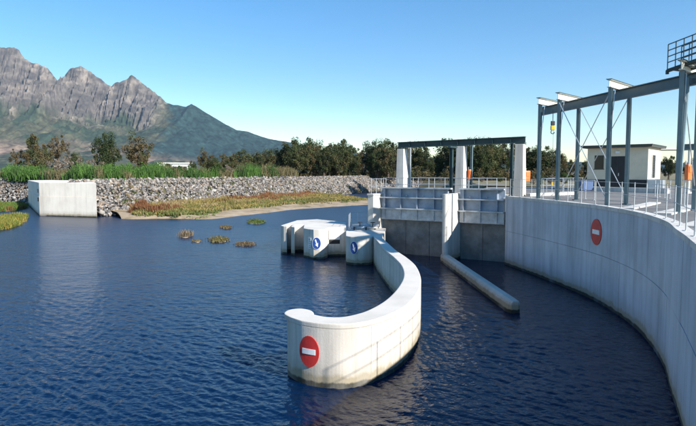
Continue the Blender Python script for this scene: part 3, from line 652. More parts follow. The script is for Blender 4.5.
def wrapped_strip(name, P, N, cum, s0, s1, z0, z1, off, base, material, parent, n=24, th=.02):
    A = []
    for k in range(n+1):
        s = s0+(s1-s0)*k/n; p, nn = on_curve(P, N, cum, s)
        for o_ in (off-th, off):
            A += [p+nn*o_+Vector((0, 0, z0))-base, p+nn*o_+Vector((0, 0, z1))-base]
    fs = []
    for k in range(n):
        a = k*4; b = a+4; fs += [(a+2, b+2, b+3, a+3), (a, a+1, b+1, b), (a+1, a+3, b+3, b+1), (a, b, b+2, a+2)]
    fs += [(0, 2, 3, 1), (n*4, n*4+1, n*4+3, n*4+2)]
    return MB().add(A, fs).build(name, material, parent)
def wrapped_disc(P, N, cum, s0, z0, rx, rz, off, base, flip=1, n=40, th=.025):
    mid = []; A = [(0, 0)] + [(rx*f*math.cos(2*math.pi*k/n), rz*f*math.sin(2*math.pi*k/n)) for f in (.5, 1) for k in range(n)]
    top = wrap(P, N, cum, s0, z0, A, off, base); bot = wrap(P, N, cum, s0, z0, A[1+n:], off-th, base)
    fs = [(0, 1+k, 1+(k+1) % n) for k in range(n)] + [(1+k, 1+n+k, 1+n+(k+1) % n, 1+(k+1) % n) for k in range(n)]
    b0 = 1+2*n; fs += [(1+n+k, b0+k, b0+(k+1) % n, 1+n+(k+1) % n) for k in range(n)]
    return MB().add(top+bot, fs)
def s_at_u(P, cum, u, lo=0, hi=None):
    best = min(((abs(348+F*P[i].x/P[i].y-u), cum[i]) for i in range(len(P)) if cum[i] >= lo), key=lambda q: q[0]); return best[1]
def no_entry(P, N, cum, s0, z0, rx, rz, label):
    p, nn = on_curve(P, N, cum, s0); base = Vector((p.x, p.y, z0))
    root = empty('no_entry_sign', base, 0, label, 'sign')
    wrapped_disc(P, N, cum, s0, z0, rx, rz, .03, base).build('red_disc', M_RED, root)
    wrapped_strip('white_bar', P, N, cum, s0-rx*.66, s0+rx*.66, z0-rz*.17, z0+rz*.17, .042, base, M_WHITE, root, 8)
s1 = s_at_u(OUT, cum, 307.5, cum[-1]*.75)
no_entry(OUT, ON, cum, s1, .905, .295, .41, 'red round no entry sign with white bar on the foreground deflector wall')
M_FORM = simple('formwork_line', (.40, .37, .32), .9, 0, .3, 3, .2)
for k in range(12):
    sj = 2.2+k*1.83+.1*math.sin(k*5)
    if sj < cum[-1]-.6 and abs(sj-s1) > .4: wrapped_strip('formwork_joint', OUT, ON, cum, sj-.007, sj+.007, .1+.3*(k % 2), ZT-.15, .003, df.location, M_FORM, df, 2)

# ---- round nosed pier with blue sign and the finned block to its left
def arc(c, r, a0, a1, n): return [(c[0]+r*math.cos(a0+(a1-a0)*k/n), c[1]+r*math.sin(a0+(a1-a0)*k/n)) for k in range(n+1)]
rp = empty('round_nosed_pier', (.75, 34.6, 0), 0, 'round nosed concrete pier with blue sign at the end of the deflector wall', 'pier')
rpp = [(-.13, 36.9), (-.13, 34.25)] + arc((.72, 34.0), .86, math.radians(190), math.radians(350), 16) + [(2.02, 33.2), (2.35, 35.5), (2.6, 38.4), (1.6, 39.0)]
MB().prism(wpoly(rp, rpp), -1.5, ZT+.02).build('pier_body', M_CONC, rp, .03)
fbk = empty('finned_pier', (-2.5, 37, 0), 0, 'wide concrete pier with slotted fins and blue arrow sign', 'pier')
fpp = [(-4.64, 38.4), (-4.36, 37.72), (-4.14, 37.62), (-4.26, 39.2), (-3.88, 39.2), (-3.83, 37.45), (-3.56, 37.1), (-3.70, 39.0), (-3.06, 39.0), (-2.90, 36.42), (-2.60, 35.95), (-2.2, 35.55), (-1.8, 35.5), (-1.5, 35.75), (-1.36, 36.2), (-1.3, 36.75), (-.14, 36.85), (-.14, 41.0), (-2.4, 43.6), (-3.9, 42.6)]
MB().prism(wpoly(fbk, fpp), -1.5, 1.9).build('pier_body', M_CONC, fbk, .025)
def disc_on(root, c, nrm, r, material, name, th=.03, sx=1.0, n=32):
    c = Vector(c); nrm = Vector(nrm).normalized(); ex = ez.cross(nrm).normalized(); m = MB()
    P = [c+nrm*k*th+ex*(r*sx*math.cos(2*math.pi*i/n))+ez*(r*math.sin(2*math.pi*i/n)) for k in (0, 1) for i in range(n)]
    return m.add(P, [tuple(range(n, 2*n)), tuple(reversed(range(n)))]+[(i, (i+1) % n, n+(i+1) % n, n+i) for i in range(n)]).build(name, material, root)
def arrow_on(root, c, nrm, L, ang, material, sx=1.0):
    c = Vector(c); nrm = Vector(nrm).normalized(); ex = ez.cross(nrm).normalized()
    pts = [(-.10, -.5), (.10, -.5), (.10, .10), (.30, .02), (0, .5), (-.30, .02), (-.10, .10)]
    ca, sa_ = math.cos(ang), math.sin(ang)
    P = [c+nrm*k+ex*(L*sx*(x*ca-y*sa_))+ez*(L*(x*sa_+y*ca)) for k in (0, .012) for x, y in pts]; n = 7
    return MB().add(P, [tuple(range(n, 2*n)), tuple(reversed(range(n)))]+[(i, (i+1) % n, n+(i+1) % n, n+i) for i in range(n)]).build('white_arrow', material, root)
def blue_sign(c, nrm, r, label, sx=1.0):
    root = empty('direction_sign', c, 0, label, 'sign')
    disc_on(root, (0, 0, 0), nrm, r, M_WHITE, 'white_rim', .02, sx); n_ = Vector(nrm).normalized()
    disc_on(root, n_*.004, nrm, r*.93, M_BLUE, 'blue_disc', .022, sx); arrow_on(root, n_*.027, nrm, r*1.35, math.radians(180+24), M_WHITE, sx)
blue_sign(Vector((-2.0, 35.50, 1.02)), (-.15, -1, 0), .40, 'blue round sign with white arrow on the finned pier', .72)
blue_sign(Vector((.36, 33.17, 1.05)), (-.42, -.9, 0), .40, 'blue round sign on the round nosed pier, half in shade', .62)
nb = empty('notice_board', (-.9, 36.74, 1.45), 0, 'white notice board on the finned pier above a dark opening', 'sign')
ne = Vector((1.16, .10, 0)).normalized(); nn_ = Vector((.10, -1.16, 0)).normalized()
MB().box((0, 0, 0), (.72, .03, .62), (ne, nn_, ez)).build('board', M_WHITE, nb, .005)
for k in range(4): MB().box(nn_*.017+ez*(.2-.12*k)+ne*(.04 if k % 2 else -.03), (.46-.08*(k % 2), .006, .022), (ne, nn_, ez)).build('text_line', M_LINE, nb)
MB().box(Vector((-.9, 36.80, .96))-fbk.location+nn_*.0, (.72, .06, .26), (ne, nn_, ez)).build('dark_opening', M_BLACK, fbk)
for k in range(4):
    q = Vector((-2.62, 35.94, 1.35-.17*k)); nr = Vector((-.62, -.78, 0)).normalized()
gb = empty('gauge_plate', (-2.45, 35.76, 1.0), 0, 'small pale gauge plate left of the blue arrow sign', 'sign')
ge = Vector((.40, -.40, 0)).normalized(); gn = Vector((-.707, -.707, 0))
MB().box(gn*.02, (.26, .02, .7), (ge, gn, ez)).build('plate', M_WHITE, gb)
for k in range(5): MB().box(gn*.033+ez*(.26-.13*k), (.13 if k % 2 else .2, .006, .03), (ge, gn, ez)).build('gauge_mark', M_DARK, gb)

# ---- gate structure: local axes e (along the gates) and n (towards the water in front)
GP = Vector((2.75, 39.3, 0)); GE = Vector((.85, -.527, 0)).normalized(); GN_ = Vector((-GE.y, GE.x, 0))
if GN_.y > 0: GN_ = -GN_
AX = (GE, GN_, ez)
def gl(s, n, z): return GP+GE*s+GN_*n+ez*z
GLEN = 8.6; SP0, SP1 = 5.23, 5.62
def gbox(m, s0, s1, n0, n1, z0, z1, base=Vector()): return m.box(gl((s0+s1)/2, (n0+n1)/2, (z0+z1)/2)-base, (abs(s1-s0), abs(n1-n0), abs(z1-z0)), AX)
def lift_gate(s0, s1, ribs, label):
    b = gl((s0+s1)/2, .85, 0); root = empty('lift_gate', b, 0, label, 'gate', 'lifting gates'); N0 = .85
    gbox(MB(), s0, s1, N0-.05, N0, 2.33, 4.50, b).build('skin_plate', M_GATE, root)
    for z, w, h in ((4.50, .34, .09), (3.84, .30, .07), (3.10, .32, .08)): gbox(MB(), s0, s1, N0+.004, N0+w, z-h/2, z+h/2, b).build('horizontal_flange', M_GATE_F, root, .008)
    for r in ribs:
        for z0, z1 in ((3.885, 4.445), (3.15, 3.80)): gbox(MB(), r-.035, r+.035, N0+.004, N0+.20, z0, z1, b).build('rib', M_GATE, root)
    gbox(MB(), s0+.01, s1-.01, N0+.006, N0+.10, 2.36, 3.05, b).build('bottom_beam', M_GATE_F, root, .01)
    for r in list(ribs): gbox(MB(), r-.02, r+.02, N0+.104, N0+.16, 2.42, 3.02, b).build('stiffener', M_GATE_F, root)
    for r in ribs: gbox(MB(), r+.35, r+.42, N0+.01, N0+.10, 3.95, 4.02, b).build('bolt_plate', M_GATE_F, root)
lift_gate(.06, SP0-.06, (.35, 1.55, 2.75, 3.95, 4.9), 'left blue grey ribbed steel lifting gate between concrete piers')
lift_gate(SP1+.06, GLEN-.06, (5.95, 7.05, 8.1), 'right blue grey ribbed steel lifting gate beside the tall wall')
def lower_gate(s0, s1, k, label):
    b = gl((s0+s1)/2, .1, 0); root = empty('lower_gate_leaf', b, 0, label, 'gate', 'lower gate leaves'); w_ = (s1-s0)/k
    M_ = simple('stained_shaded_steel', (.21, .21, .20), .8, 0, .45, 1.2, .2)  # stained grey, base colour darkened for the shade under the lifting gate
    for i in range(k): gbox(MB(), s0+i*w_+.012, s0+(i+1)*w_-.012, .50, .58+.01*(i % 2), -1.2, 2.5, b).build('plate_panel', M_, root, .006)
    gbox(MB(), s0, s1, .40, .499, -1.2, 2.6, b).build('back_plate', M_DARK, root)
lower_gate(.02, SP0-.02, 3, 'stained plates darkened for shade under the left lifting gate')
lower_gate(SP1+.02, GLEN-.02, 2, 'stained plates darkened for shade under the right lifting gate')
# piers between and beside the gates
b = gl(5.4, 1.4, 0); cp = empty('gate_pier', b, 0, 'tall slim concrete pier between the two gates', 'pier')
pl = [gl(SP1, -.3, 0), gl(SP1, 2.62, 0)] + [gl((SP0+SP1)/2+.195*math.cos(a), 2.62+.18*math.sin(a), 0) for a in np.linspace(.3, math.pi-.3, 6)] + [gl(SP0, 2.62, 0), gl(SP0, -.3, 0)]
MB().prism([(p.x-b.x, p.y-b.y) for p in pl], -1.5, 4.22).build('pier_body', M_CONC, cp, .02)
b = gl(-.2, 1.2, 0); lp = empty('gate_pier', b, 0, 'narrow concrete end pier left of the gates, above the deflector wall', 'pier')
gbox(MB(), -.42, 0, -.4, 2.0, -1.5, 3.98, b).build('pier_body', M_CONC, lp, .02)
gbox(MB(), -.46, .04, -.4, 2.05, 3.985, 4.1, b).build('pier_cap', M_CONC_DRY, lp, .015)
# low divider wall running towards the camera
b = Vector((6.2, 28, 0)); dv = empty('divider_wall', b, 0, 'low rounded concrete divider wall running out from the gate pier', 'wall')
A0, A1 = Vector((6.02, 34.6, 0)), Vector((6.55, 21.9, 0)); dd_ = (A1-A0).normalized(); dn = Vector((-dd_.y, dd_.x, 0))
prof = [(-.27, -1.4), (-.27, .34), (-.22, .44), (-.12, .50), (.12, .50), (.22, .44), (.27, .34), (.27, -1.4)]
VV, FF = [], []; stn = [0, .3, .6, .9, 1.0]; segs = 26
for k in range(segs+1):
    p = A0.lerp(A1, k/segs)-b; wob = 0
    VV += [p+dn*(x)+ez*z for x, z in prof]
for q, sc in ((.12, .85), (.22, .5)): VV += [A1-b+dd_*q+dn*(x*sc)+ez*(z if z < 0 else z-.06*(1-sc)) for x, z in prof]
K = len(prof)
for k in range(segs+2): FF += [(k*K+i, (k+1)*K+i, (k+1)*K+i+1, k*K+i+1) for i in range(K-1)]
FF += [tuple((segs+2)*K+i for i in range(K)), tuple(reversed(range(K)))]
MB().add(VV, FF).build('wall_body', M_CONC, dv, 0)

# ---- tall curved wall on the right
WZ = 4.08
face = spline([Vector(p) for p in ((9.45, 33.5, 0), (10.15, 29.2, 0), (10.62, 24.6, 0), (10.52, 21.8, 0), (10.08, 19, 0), (9.15, 16, 0), (8.1, 13.7, 0), (7.3, 11.9, 0), (5.7, 8.6, 0), (3.6, 4.9, 0), (1.6, 1.85, 0), (.2, .25, 0), (-1.5, -1.3, 0), (-8, -6, 0), (-20, -12, 0))], 8)
FN = normals2d(face)
if FN[0].x > 0: FN = [-q for q in FN]
cumF = [0.0]
for a, b in zip(face[:-1], face[1:]): cumF.append(cumF[-1]+(b-a).length)
rw = empty('retaining_wall', (10.5, 24, 0), 0, 'tall curved pale concrete wall along the right side of the channel', 'wall'); RB = rw.location.copy()
def ribbon(name, s0, s1, z0, z1, off0, off1, material, parent, base, bev=.012, step=.45):
    n = max(2, int((s1-s0)/step)); L = []
    for k in range(n+1):
        p, nn = on_curve(face, FN, cumF, s0+(s1-s0)*k/n); L.append((p+nn*off0, p+nn*off1))
    poly = [(a.x-base.x, a.y-base.y) for a, _ in L] + [(c.x-base.x, c.y-base.y) for _, c in reversed(L)]
    return MB().prism(poly, z0, z1).build(name, material, parent, 0)
ribbon('wall_core', .02, cumF[-1]-.05, -1.5, WZ-.02, -.04, -.50, M_JOINT, rw, RB)
s = 0.0; k = 0
while s < cumF[-1]-.5:
    e = min(s+3.05, cumF[-1]-.02)
    ribbon('lower_panel', s+.002, e-.002, -1.5, 2.03, .0+.006*(k % 2), -.04, M_WALL, rw, RB)
    ribbon('upper_panel', s+.002, e-.002, 2.045, WZ-.1, .004-.006*(k % 2), -.04, M_WALL, rw, RB); s = e; k += 1
ribbon('coping', .01, cumF[-1]-.03, WZ-.095, WZ+.05, .035, -.30, M_CONC_DRY, rw, RB)
# return wall between the curved wall and the right gate
q0 = Vector((9.45, 33.5, 0)); q1 = gl(GLEN, -.3, 0); tdir = (q1-q0).normalized(); tn = Vector((tdir.y, -tdir.x, 0))
if tn.x < 0: tn = -tn
poly = [q0+tn*.01+tdir*.004, q1, q1+tn*.5, q0+tn*.5+tdir*.004]
MB().prism([(p.x-RB.x, p.y-RB.y) for p in poly], -1.5, WZ-.03).build('return_wall', M_WALL, rw, .01)
s2 = s_at_u(face, cumF, 597, 0); cand = [cumF[i] for i in range(len(face)) if abs(348+F*face[i].x/max(face[i].y, .1)-597) < 14 and face[i].y > 15]
s2 = float(np.mean(cand)) if cand else s2
no_entry(face, FN, cumF, s2, 2.98, .50, .56, 'red round no entry sign on the tall curved wall at right')

# ---- platform deck
inner_edge = [face[i]-FN[i]*.29 for i in range(len(face))]
dp = [(p.x, p.y) for p in inner_edge] + [(-20, -60), (260, -60), (260, 58.8), (29.5, 58.8), (14.5, 58), (10.4, 46), (gl(GLEN+.3, -4.0, 0).x, gl(GLEN+.3, -4.0, 0).y), (gl(GLEN+.2, -.3, 0).x, gl(GLEN+.2, -.3, 0).y)]
tag(flat_poly('pavement', dp, WZ-.03, M_PAVE), kind='structure')
m = MB(); gbox(m, -.6, GLEN+.15, -.42, -3.4, 3.72, WZ-.04); tag(m.build('gate_deck', M_CONC_DRY, None, .02), kind='structure')
def kerb(pts, w_, z0, z1, label):
    c = sum(pts, Vector())/len(pts); root = MB()
    for a, b in zip(pts[:-1], pts[1:]):
        t = (b-a).normalized(); root.box((a+b)/2-c+ez*((z0+z1)/2), ((b-a).length, w_, z1-z0), (t, Vector((-t.y, t.x, 0)), ez))
    o = root.build('kerb', M_CONC_DRY, None, .015); o.location = (c.x, c.y, 0); return tag(o, label, 'kerb')
kerb([G(528, 196.3, 4.05), G(556, 195.3, 4.05), G(572, 194.6, 4.05)], .35, WZ-.06, WZ+.16, 'white concrete kerb behind the first gantry columns')
kerb([G(586, 190.6, 4.05), G(604, 191.4, 4.05), G(668, 193.5, 4.05)], .4, WZ-.06, WZ+.32, 'long low concrete kerb in front of the control building')
kerb([G(628, 209, 4.05), G(645, 205.5, 4.05), G(655, 203.2, 4.05)], .5, WZ-.06, WZ+.03, 'flat pale kerb strip near the middle of the curved railing')
kerb([G(662, 214.5, 4.05), G(676, 211.5, 4.05), G(696, 206.5, 4.05)], .6, WZ-.06, WZ+.03, 'flat pale slab strip beside the big gantry column')
kerb([G(690, 228, 4.05), G(720, 219, 4.05)], .6, WZ-.06, WZ+.03, 'flat pale slab strip at the right edge')

# ---- railings
def railing(pts, z0, h, label, step=1.25, r=.022, rails=(1.0, .55), wire=.010, group=None):
    root = empty('railing', (pts[0].x, pts[0].y, z0), 0, label, 'railing', group); base = root.location.copy(); me = None
    PP = resample(pts, step)
    for p in PP:
        if me is None:
            m = MB(); m.tube((0, 0, 0), (0, 0, h+.03), r, 7); m.box((0, 0, .006), (.12, .12, .012)); o = m.build('post', M_GALV, root); me = o.data
        else: o = inst('post', me, root)
        o.location = Vector((p.x, p.y, z0))-base
    for f_ in rails: MB().path([Vector((p.x, p.y, z0+h*f_))-base for p in PP], wire, 5).build('rail', M_GALV, root)
rail_path = [face[i]-FN[i]*.12 for i in range(len(face)) if face[i].y > 8.3 and cumF[i] > .1]
railing(rail_path, WZ+.05, 1.0, 'galvanised post and wire railing along the top of the curved wall', 1.28, .017)
railing([gl(-.3, .0, 0), gl(GLEN, .0, 0)], WZ-.04, 1.12, 'galvanised railing along the front of the gate deck', 1.15, .022, (1.0, .6), .018)
railing([gl(-.4, -3.2, 0), gl(GLEN, -3.2, 0)], WZ-.04, 1.12, 'galvanised railing along the back of the gate deck', 1.3, .022, (1.0, .6), .018)
railing([gl(-.21, 1.9, 0), gl(-.21, -.3, 0)], 4.1, 1.0, 'short railing on top of the left end pier', .7, .022, (1.0, .5), .018)
railing([Vector((.05, 36.9, 0)), Vector((.2, 39.5, 0)), Vector((2.2, 39.4, 0))], 1.68, 1.05, 'thin mesh railing behind the round nosed pier', .62, .014, (1.0, .66, .33), .008)
railing([Vector((13.2, 30, 0)), Vector((14.5, 42, 0)), Vector((19.5, 46, 0))], WZ-.03, 1.05, 'galvanised railing on the far side of the platform', 1.5, .022, (1.0, .5), .018)
railing([G(655, 196, 4.05), G(676, 199.5, 4.05), G(720, 200.5, 4.05)], WZ-.03, 1.05, 'galvanised railing in front of the cabinet by the big column', 1.2, .022, (1.0, .5), .018)
# pipework behind the round nosed pier
pw = empty('pipe_rack', (1.1, 37.2, 1.7), 0, 'jumble of grey pipes and valve wheels behind the round nosed pier', 'pipes')
for k, (x0, y0, x1, y1, z) in enumerate(((-.9, .2, .9, .1, .16), (-.8, .7, 1.0, .5, .28), (-.2, -.4, .6, 1.0, .22))): MB().tube((x0, y0, z), (x1, y1, z), .075, 10).build('pipe', M_GALV, pw, 0, True)
for x, y in ((-.7, .2), (.1, .1), (.75, .5)): MB().box((x, y, .1), (.1, .3, .24)).build('pipe_support', M_DARK, pw)
for x, y in ((-.3, .2), (.55, .1)):
    m = MB(); m.tube((x, y, .2), (x, y, .48), .03, 8)
    P = [Vector((x+.16*math.cos(a), y+.16*math.sin(a), .5)) for a in np.linspace(0, 2*math.pi, 15)]; m.path(P, .018, 5); m.tube(P[0], P[7], .014, 5); m.tube(P[3], P[10], .014, 5); m.build('valve_wheel', M_DARK, pw)

# ---- gate towers and beam
def s_for_u(u, n):
    a = (u-348)/F; num = a*(GP.y+GN_.y*n)-(GP.x+GN_.x*n); return num/(GE.x-a*GE.y)
NT = -.95
tw = []
for u, label, ztop in ((402, 'tapered concrete hoist tower at the left end of the gates', 7.18), (461, 'tapered concrete hoist tower in the middle of the gates', 7.26), (519.5, 'tapered concrete hoist tower at the right end of the gates, shaded', 7.3)):
    s = s_for_u(u, NT); b = gl(s, NT, 4.04); root = empty('hoist_tower', b, 0, label, 'tower', 'hoist towers'); tw.append(s)
    m = MB(); hw0, hw1, hd0, hd1 = .31, .25, .42, .32; P = []
    for z, hw, hd in ((-.02, hw0, hd0), (ztop-4.04, hw1, hd1)):
        for a, c in ((-1, -1), (1, -1), (1, 1), (-1, 1)): P.append(GE*(a*hw)+GN_*(c*hd)+ez*z)
    m.add(P, [(0, 3, 2, 1), (4, 5, 6, 7), (0, 1, 5, 4), (1, 2, 6, 5), (2, 3, 7, 6), (3, 0, 4, 7)]).build('tower_shaft', M_CONC_DRY, root, .02)
    MB().box(ez*(ztop-4.04+.025), (.5, .6, .05), AX).build('bearing_plate', M_TEAL_D, root)
b = gl((tw[0]+tw[2])/2, NT, 7.3); hb_ = empty('hoist_beam', b, 0, 'dark teal steel beam resting on the three hoist towers', 'beam')
MB().ibeam(gl(tw[0]-.32, NT, 7.47)-b, gl(tw[2]+.3, NT, 7.58)-b, .40, .32, .045).build('beam', M_TEAL_D, hb_)
for i in range(7):
    s = tw[0]+(tw[2]-tw[0])*(i+.5)/7; MB().box(gl(s, NT, 7.52)-b, (.03, .28, .28), AX).build('web_stiffener', M_TEAL_D, hb_)
for i, (s, n_, z0, z1, r, mt, lab) in enumerate(((s_for_u(409.5, -1.6), -1.6, 4.04, 7.3, .075, M_GALV, 'thin grey steel column beside the left hoist tower'), (s_for_u(471, -1.7), -1.7, 4.04, 7.35, .07, M_TEAL_L, 'thin grey steel column right of the middle hoist tower'), (s_for_u(511, -1.5), -1.5, 4.04, 7.4, .085, M_TEAL_D, 'dark steel column left of the right hoist tower'), (s_for_u(451, .75), .75, 4.22, 7.2, .10, M_TEAL_D, 'dark hoist column standing on the slim gate pier'))):
    b = gl(s, n_, z0); root = empty('steel_column', b, 0, lab, 'column')
    m = MB(); m.ibeam((0, 0, .05), (0, 0, z1-z0), r*2, r*2, .018, GE); m.build('shaft', mt, root)
    MB().box((0, 0, .02), (r*3, r*3, .045), AX).build('base_plate', M_DARK, root)
    if i == 3: MB().box((0, 0, .16), (.30, .30, .22), AX, .7).build('hoist_shoe', M_DARK, root, .02); MB().box((0, -.35, z1-z0-.06), (.2, 1.2, .1), AX).build('top_bracket', M_TEAL_D, root)

# ---- lifebuoys / orange boxes
def orange_box(loc, h, label, w_=.34):
    root = empty('lifebuoy_box', loc, .3, label, 'box'); MB().tube((0, .14, 0), (0, .14, h+.5), .03, 7).build('post', M_GALV, root)
    MB().box((0, 0, h), (w_, .2, .68)).build('housing', M_ORANGE, root, .05); MB().box((0, -.11, h+.12), (w_*.6, .02, .25)).build('lid_panel', M_ORANGE, root, .008)
p = gl(s_for_u(526.5, -1.6), -1.6, 4.05); orange_box(p, 1.25, 'orange lifebuoy box right of the right hoist tower', .40)
p = gl(s_for_u(469.3, -1.15), -1.15, 4.05); orange_box(p, 1.35, 'narrow orange lifebuoy box beside the middle hoist tower', .16)
p = at_u(687.5, 24.0, 4.05); orange_box(p, 1.48, 'orange lifebuoy box right of the big gantry column', .24)

# ---- crane gantry
ZC = 9.45
capA = [((539, 98.2), (556.5, 102.2)), ((559.7, 93.2), (576.5, 97.0)), ((609.5, 79.8), (629.7, 85.8)), ((681, 61), (706, 72))]
ga = empty('gantry_crane', (10.5, 27, 4.08), 0, 'tall teal steel gantry crane frame along the platform edge', 'gantry'); GB = ga.location.copy()
DIRC = Vector((.70, .714, 0)).normalized()
fr = []
for (u0, v0), (u1, v1) in capA:
    a = G(u0, v0, ZC); a.z = 0; a += Vector((.08, 0, 0)); b = a+DIRC*2.35; fr.append((a, b))
# straighten the row
a0, a3 = fr[0][0], fr[3][0]; row_dir = (a3-a0).normalized()
fr = [(a0+row_dir*((a-a0).dot(row_dir)), a0+row_dir*((a-a0).dot(row_dir))+DIRC*2.35) for a, _ in fr]
for i, (a, b) in enumerate(fr):
    for p in (a, b):
        m = MB(); m.ibeam(Vector((p.x, p.y, WZ))-GB, Vector((p.x, p.y, ZC-.33))-GB, .165, .155, .018, DIRC); m.build('column', M_TEAL_L, ga)
        MB().box(Vector((p.x, p.y, WZ-.01))-GB, (.32, .32, .05)).build('base_plate', M_TEAL, ga)
    t = DIRC; m = MB(); m.ibeam(a-t*.22+ez*(ZC-.165)-GB, b+t*.25+ez*(ZC-.165)-GB, .33, .17, .025); m.build('cross_beam', M_CAP, ga)
    MB().box((a+b)/2+ez*(ZC+.012)-GB, (2.85, .24, .022), (t, Vector((-t.y, t.x, 0)), ez)).build('cap_plate', M_TEAL, ga)
    MB().tube(a+t*.5+ez*(ZC-.4)-GB, a+t*.12+ez*(WZ+2.9)-GB, .02, 6).build('knee_brace', M_GALV, ga)
mid = [(a+b)/2-DIRC*.25 for a, b in fr]; rs = mid[0]-row_dir*.75; re = mid[3]+row_dir*9
m = MB(); m.ibeam(rs+ez*(ZC-.33-.22)-GB, re+ez*(ZC-.33-.22)-GB, .44, .22, .035); m.build('runway_beam', M_TEAL, ga)
m = MB(); m.box(rs-row_dir*.02+ez*(ZC-.55)-GB, (.04, .25, .40), (row_dir, Vector((-row_dir.y, row_dir.x, 0)), ez)); m.build('end_stop', M_TEAL_D, ga)
def rod(p, q): MB().tube(p-GB, q-GB, .021, 6).build('brace_rod', M_GALV, ga)
for j in (0, 1):
    c, e = fr[1][j], fr[2][j]; off = DIRC*(.06 if j else -.06)
    rod(c+ez*(ZC-.45)+off, e+ez*(WZ+.25)+off); rod(e+ez*(ZC-.45)-off*.2, c+ez*(WZ+.25)-off*.2)
g = fr[3]; rod(g[0]+ez*(ZC-.4), g[1]+ez*(WZ+.8)); MB().tube(g[0]+ez*(ZC-.5)+DIRC*.75-GB, g[0]+ez*(WZ+.9)+DIRC*.1-GB, .07, 8).build('raking_strut', M_TEAL_L, ga)
# second lower beam seen beyond the big column
m = MB(); q = at_u(675, 27, 0); m.ibeam(q+ez*6.72-GB, at_u(730, 26, 0)+ez*6.75-GB, .30, .2, .03); m.build('low_beam', M_TEAL, ga)
m = MB(); q = at_u(704, 26.4, 0); m.ibeam(q+ez*WZ-GB, q+ez*6.6-GB, .2, .2, .02, DIRC); m.build('low_column', M_TEAL_L, ga)
# hook and chain
hp = mid[0].lerp(mid[1], .28); hk = empty('crane_hook', Vector((hp.x, hp.y, 7.9)), 0, 'yellow and black crane hook block hanging under the gantry beam', 'hook'); 
MB().tube((0, 0, .95+.03), (0, 0, .38), .018, 6).build('chain', M_DARK, hk)
MB().box((0, 0, .25), (.20, .14, .24)).build('block_top', M_DARK, hk, .03); MB().box((0, 0, .0), (.22, .16, .25)).build('block', M_YELLOW, hk, .04)
MB().path([Vector((.0+.09*math.sin(a), 0, -.22-.09*math.cos(a))) for a in np.linspace(-2.6, 1.6, 10)]+[], .022, 6).build('hook', M_DARK, hk)
MB().tube((.05, .02, -.12), (.05, .02, -2.9), .007, 5).build('pendant_cable', M_DARK, hk)
MB().box((.05, .02, -2.98), (.07, .05, .18)).build('pendant_control', M_YELLOW, hk, .01)
# access stair with railing above the right end of the gantry
q0 = mid[3]-row_dir*.45; sd_ = (Vector((.42, -.9, 0))).normalized(); st = empty('access_stair', Vector((q0.x, q0.y, ZC-.30)), 0, 'blue grey steel stair and railing on top of the gantry at right', 'stair')
sn = Vector((-sd_.y, sd_.x, 0)); rise = .16; L_ = 4.2
for sgn in (0, 1):
    o_ = sn*(-.75*sgn)
    MB().path([o_+ez*.1, o_+sd_*L_+ez*(.1+rise*L_)], .07, 6).build('stringer', M_TEAL_D, st)
    for k in range(15):
        t = L_*k/14; MB().tube(o_+sd_*t+ez*(.1+rise*t), o_+sd_*t+ez*(1.05+rise*t), .020, 6).build('rail_post', M_TEAL_D, st)
    for h in (1.05, .83, .61, .40): MB().tube(o_+ez*h, o_+sd_*L_+ez*(h+rise*L_), .02, 6).build('rail', M_TEAL, st)
for k in range(12):
    t = L_*(k+.5)/12; MB().box(-sn*.375+sd_*t+ez*(.10+rise*t), (.24, .72, .03), (sd_, sn, ez)).build('tread', M_TEAL_D, st)
for sgn in (0, 1): MB().tube(-sn*.75*sgn+ez*-.02, -sn*.75*sgn+ez*.12, .06, 6).build('foot', M_TEAL_D, st)

# ---- control building
bc = G(647, 190.8, 4.05); BS = Vector((.64, .768, 0)).normalized(); BF = Vector((-BS.y, BS.x, 0))     # BS along the side, BF along the front to the left
bd = empty('control_building', bc, 0, 'small cream control building with dark flat roof on the platform', 'building'); BW, BD, BH = 4.75, 4.8, 3.85
AXB = (BF, BS, ez)
def bbox(m, f0, f1, s0, s1, z0, z1): return m.box(BF*((f0+f1)/2)+BS*((s0+s1)/2)+ez*((z0+z1)/2), (f1-f0, s1-s0, z1-z0), AXB)
bbox(MB(), 0, BW, 0, BD, .9, BH-.28).build('wall', M_CREAM, bd, .01)
bbox(MB(), -.02, BW+.02, -.025, BD+.02, 0, .9).build('plinth', M_BLACK, bd)
rf = bbox(MB(), -.35, BW+.4, -.5, BD+.3, BH-.27, BH-.06).build('roof', M_ROOF, bd, .015); bbox(MB(), -.38, BW+.43, -.53, BD+.33, BH-.12, BH-.055).build('gutter', M_ROOF, rf, .01)
wnd = bbox(MB(), 3.40, 4.15, -.02, .05, 1.80, 2.95).build('window', M_GLASS, bd); bbox(MB(), 3.34, 4.21, -.035, -.021, 1.74, 1.80).build('sill', M_ROOF, wnd); 
dr = bbox(MB(), 1.60, 3.0, -.03, .05, .02, 2.85).build('door', M_BLACK, bd); bbox(MB(), 2.31, 2.34, -.045, -.031, .05, 2.83).build('door_gap', M_DARK, dr); bbox(MB(), 2.18, 2.22, -.07, -.046, 1.2, 1.45).build('handle', M_GALV, dr)
lm = MB(); lm.box(BF*2.3-BS*.06+ez*3.2, (.36, .14, .2), AXB); lm.build('lamp', M_WHITE, bd, .04)
lv = bbox(MB(), -.03, .05, 1.4, 2.5, 1.05, 2.95).build('louvre_window', M_BLACK, bd)
for k in range(9): MB().box(BF*-.045+BS*1.95+ez*(1.15+.2*k), (.03, 1.04, .05), AXB).build('louvre_slat', M_ROOF, lv)
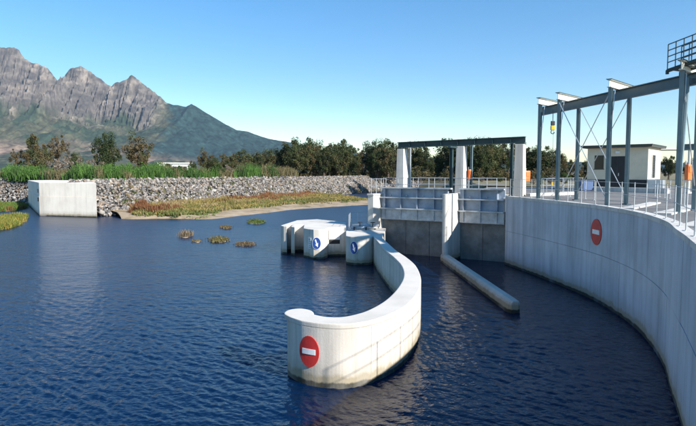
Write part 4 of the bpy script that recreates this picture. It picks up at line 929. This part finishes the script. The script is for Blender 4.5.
bbox(MB(), -.055, -.03, 1.32, 1.38, 1.0, 3.0).build('frame', M_WHITE, lv); bbox(MB(), -.055, -.03, 2.52, 2.58, 1.0, 3.0).build('frame', M_WHITE, lv)
cb = G(655.5, 191.2, 4.05); ac = empty('louvred_cabinet', cb, 0, 'silver louvred equipment cabinet beside the control building', 'cabinet')
MB().box((0, 0, .48), (1.15, .7, .92), (-BF, BS, ez)).build('casing', M_GALV, ac, .02)
for k in range(7): MB().box(-BS*.365+ez*(.14+.12*k), (1.05, .03, .05), (-BF, BS, ez)).build('slat', M_WHITE, ac)
cn = empty('flat_canopy', at_u(668, 56, 4.05), 0, 'thin pale canopy roof behind the control building', 'canopy')
MB().box((0, 0, 3.78), (4.2, 3, .12)).build('canopy_roof', M_CAP, cn, .01)
for x in (-1.9, 1.9): MB().tube((x, 0, 0), (x, 0, 3.72), .06, 8).build('canopy_post', M_GALV, cn)
tk = G(585, 191, 4.05); ta = empty('plastic_bin', tk, .3, 'blue plastic bin left of the control building', 'bin')
MB().box((0, 0, .42), (.95, .7, .78), top=1.08).build('bin_body', M_TANK, ta, .05); MB().box((0, 0, .86), (1.06, .8, .08)).build('bin_lid', M_TANK, ta, .03)
# thin white mast
ms = empty('mast', at_u(688, 40, 4.05), 0, 'thin pale mast behind the orange box at right', 'mast'); MB().tube((0, 0, 0), (0, 0, 3.6), .12, 10, .06).build('pole', M_CAP, ms); MB().box((0, 0, .05), (.4, .4, .1)).build('base_plate', M_CAP, ms)
# ------------------------------------------------------------------ air
hz = MB(); hz.box((0, 3700, 700), (14400, 7700, 1410)); 
ho = hz.build('haze', None); ho['kind'] = 'stuff'
hm = bpy.data.materials.new('haze'); hm.use_nodes = True; hn_ = hm.node_tree; hn_.nodes.clear()
pv = hn_.nodes.new('ShaderNodeVolumePrincipled'); pv.inputs['Color'].default_value = (.55, .74, 1, 1); pv.inputs['Density'].default_value = 3.6e-5; pv.inputs['Anisotropy'].default_value = .2
oo = hn_.nodes.new('ShaderNodeOutputMaterial'); hn_.links.new(pv.outputs[0], oo.inputs['Volume']); ho.data.materials.append(hm)
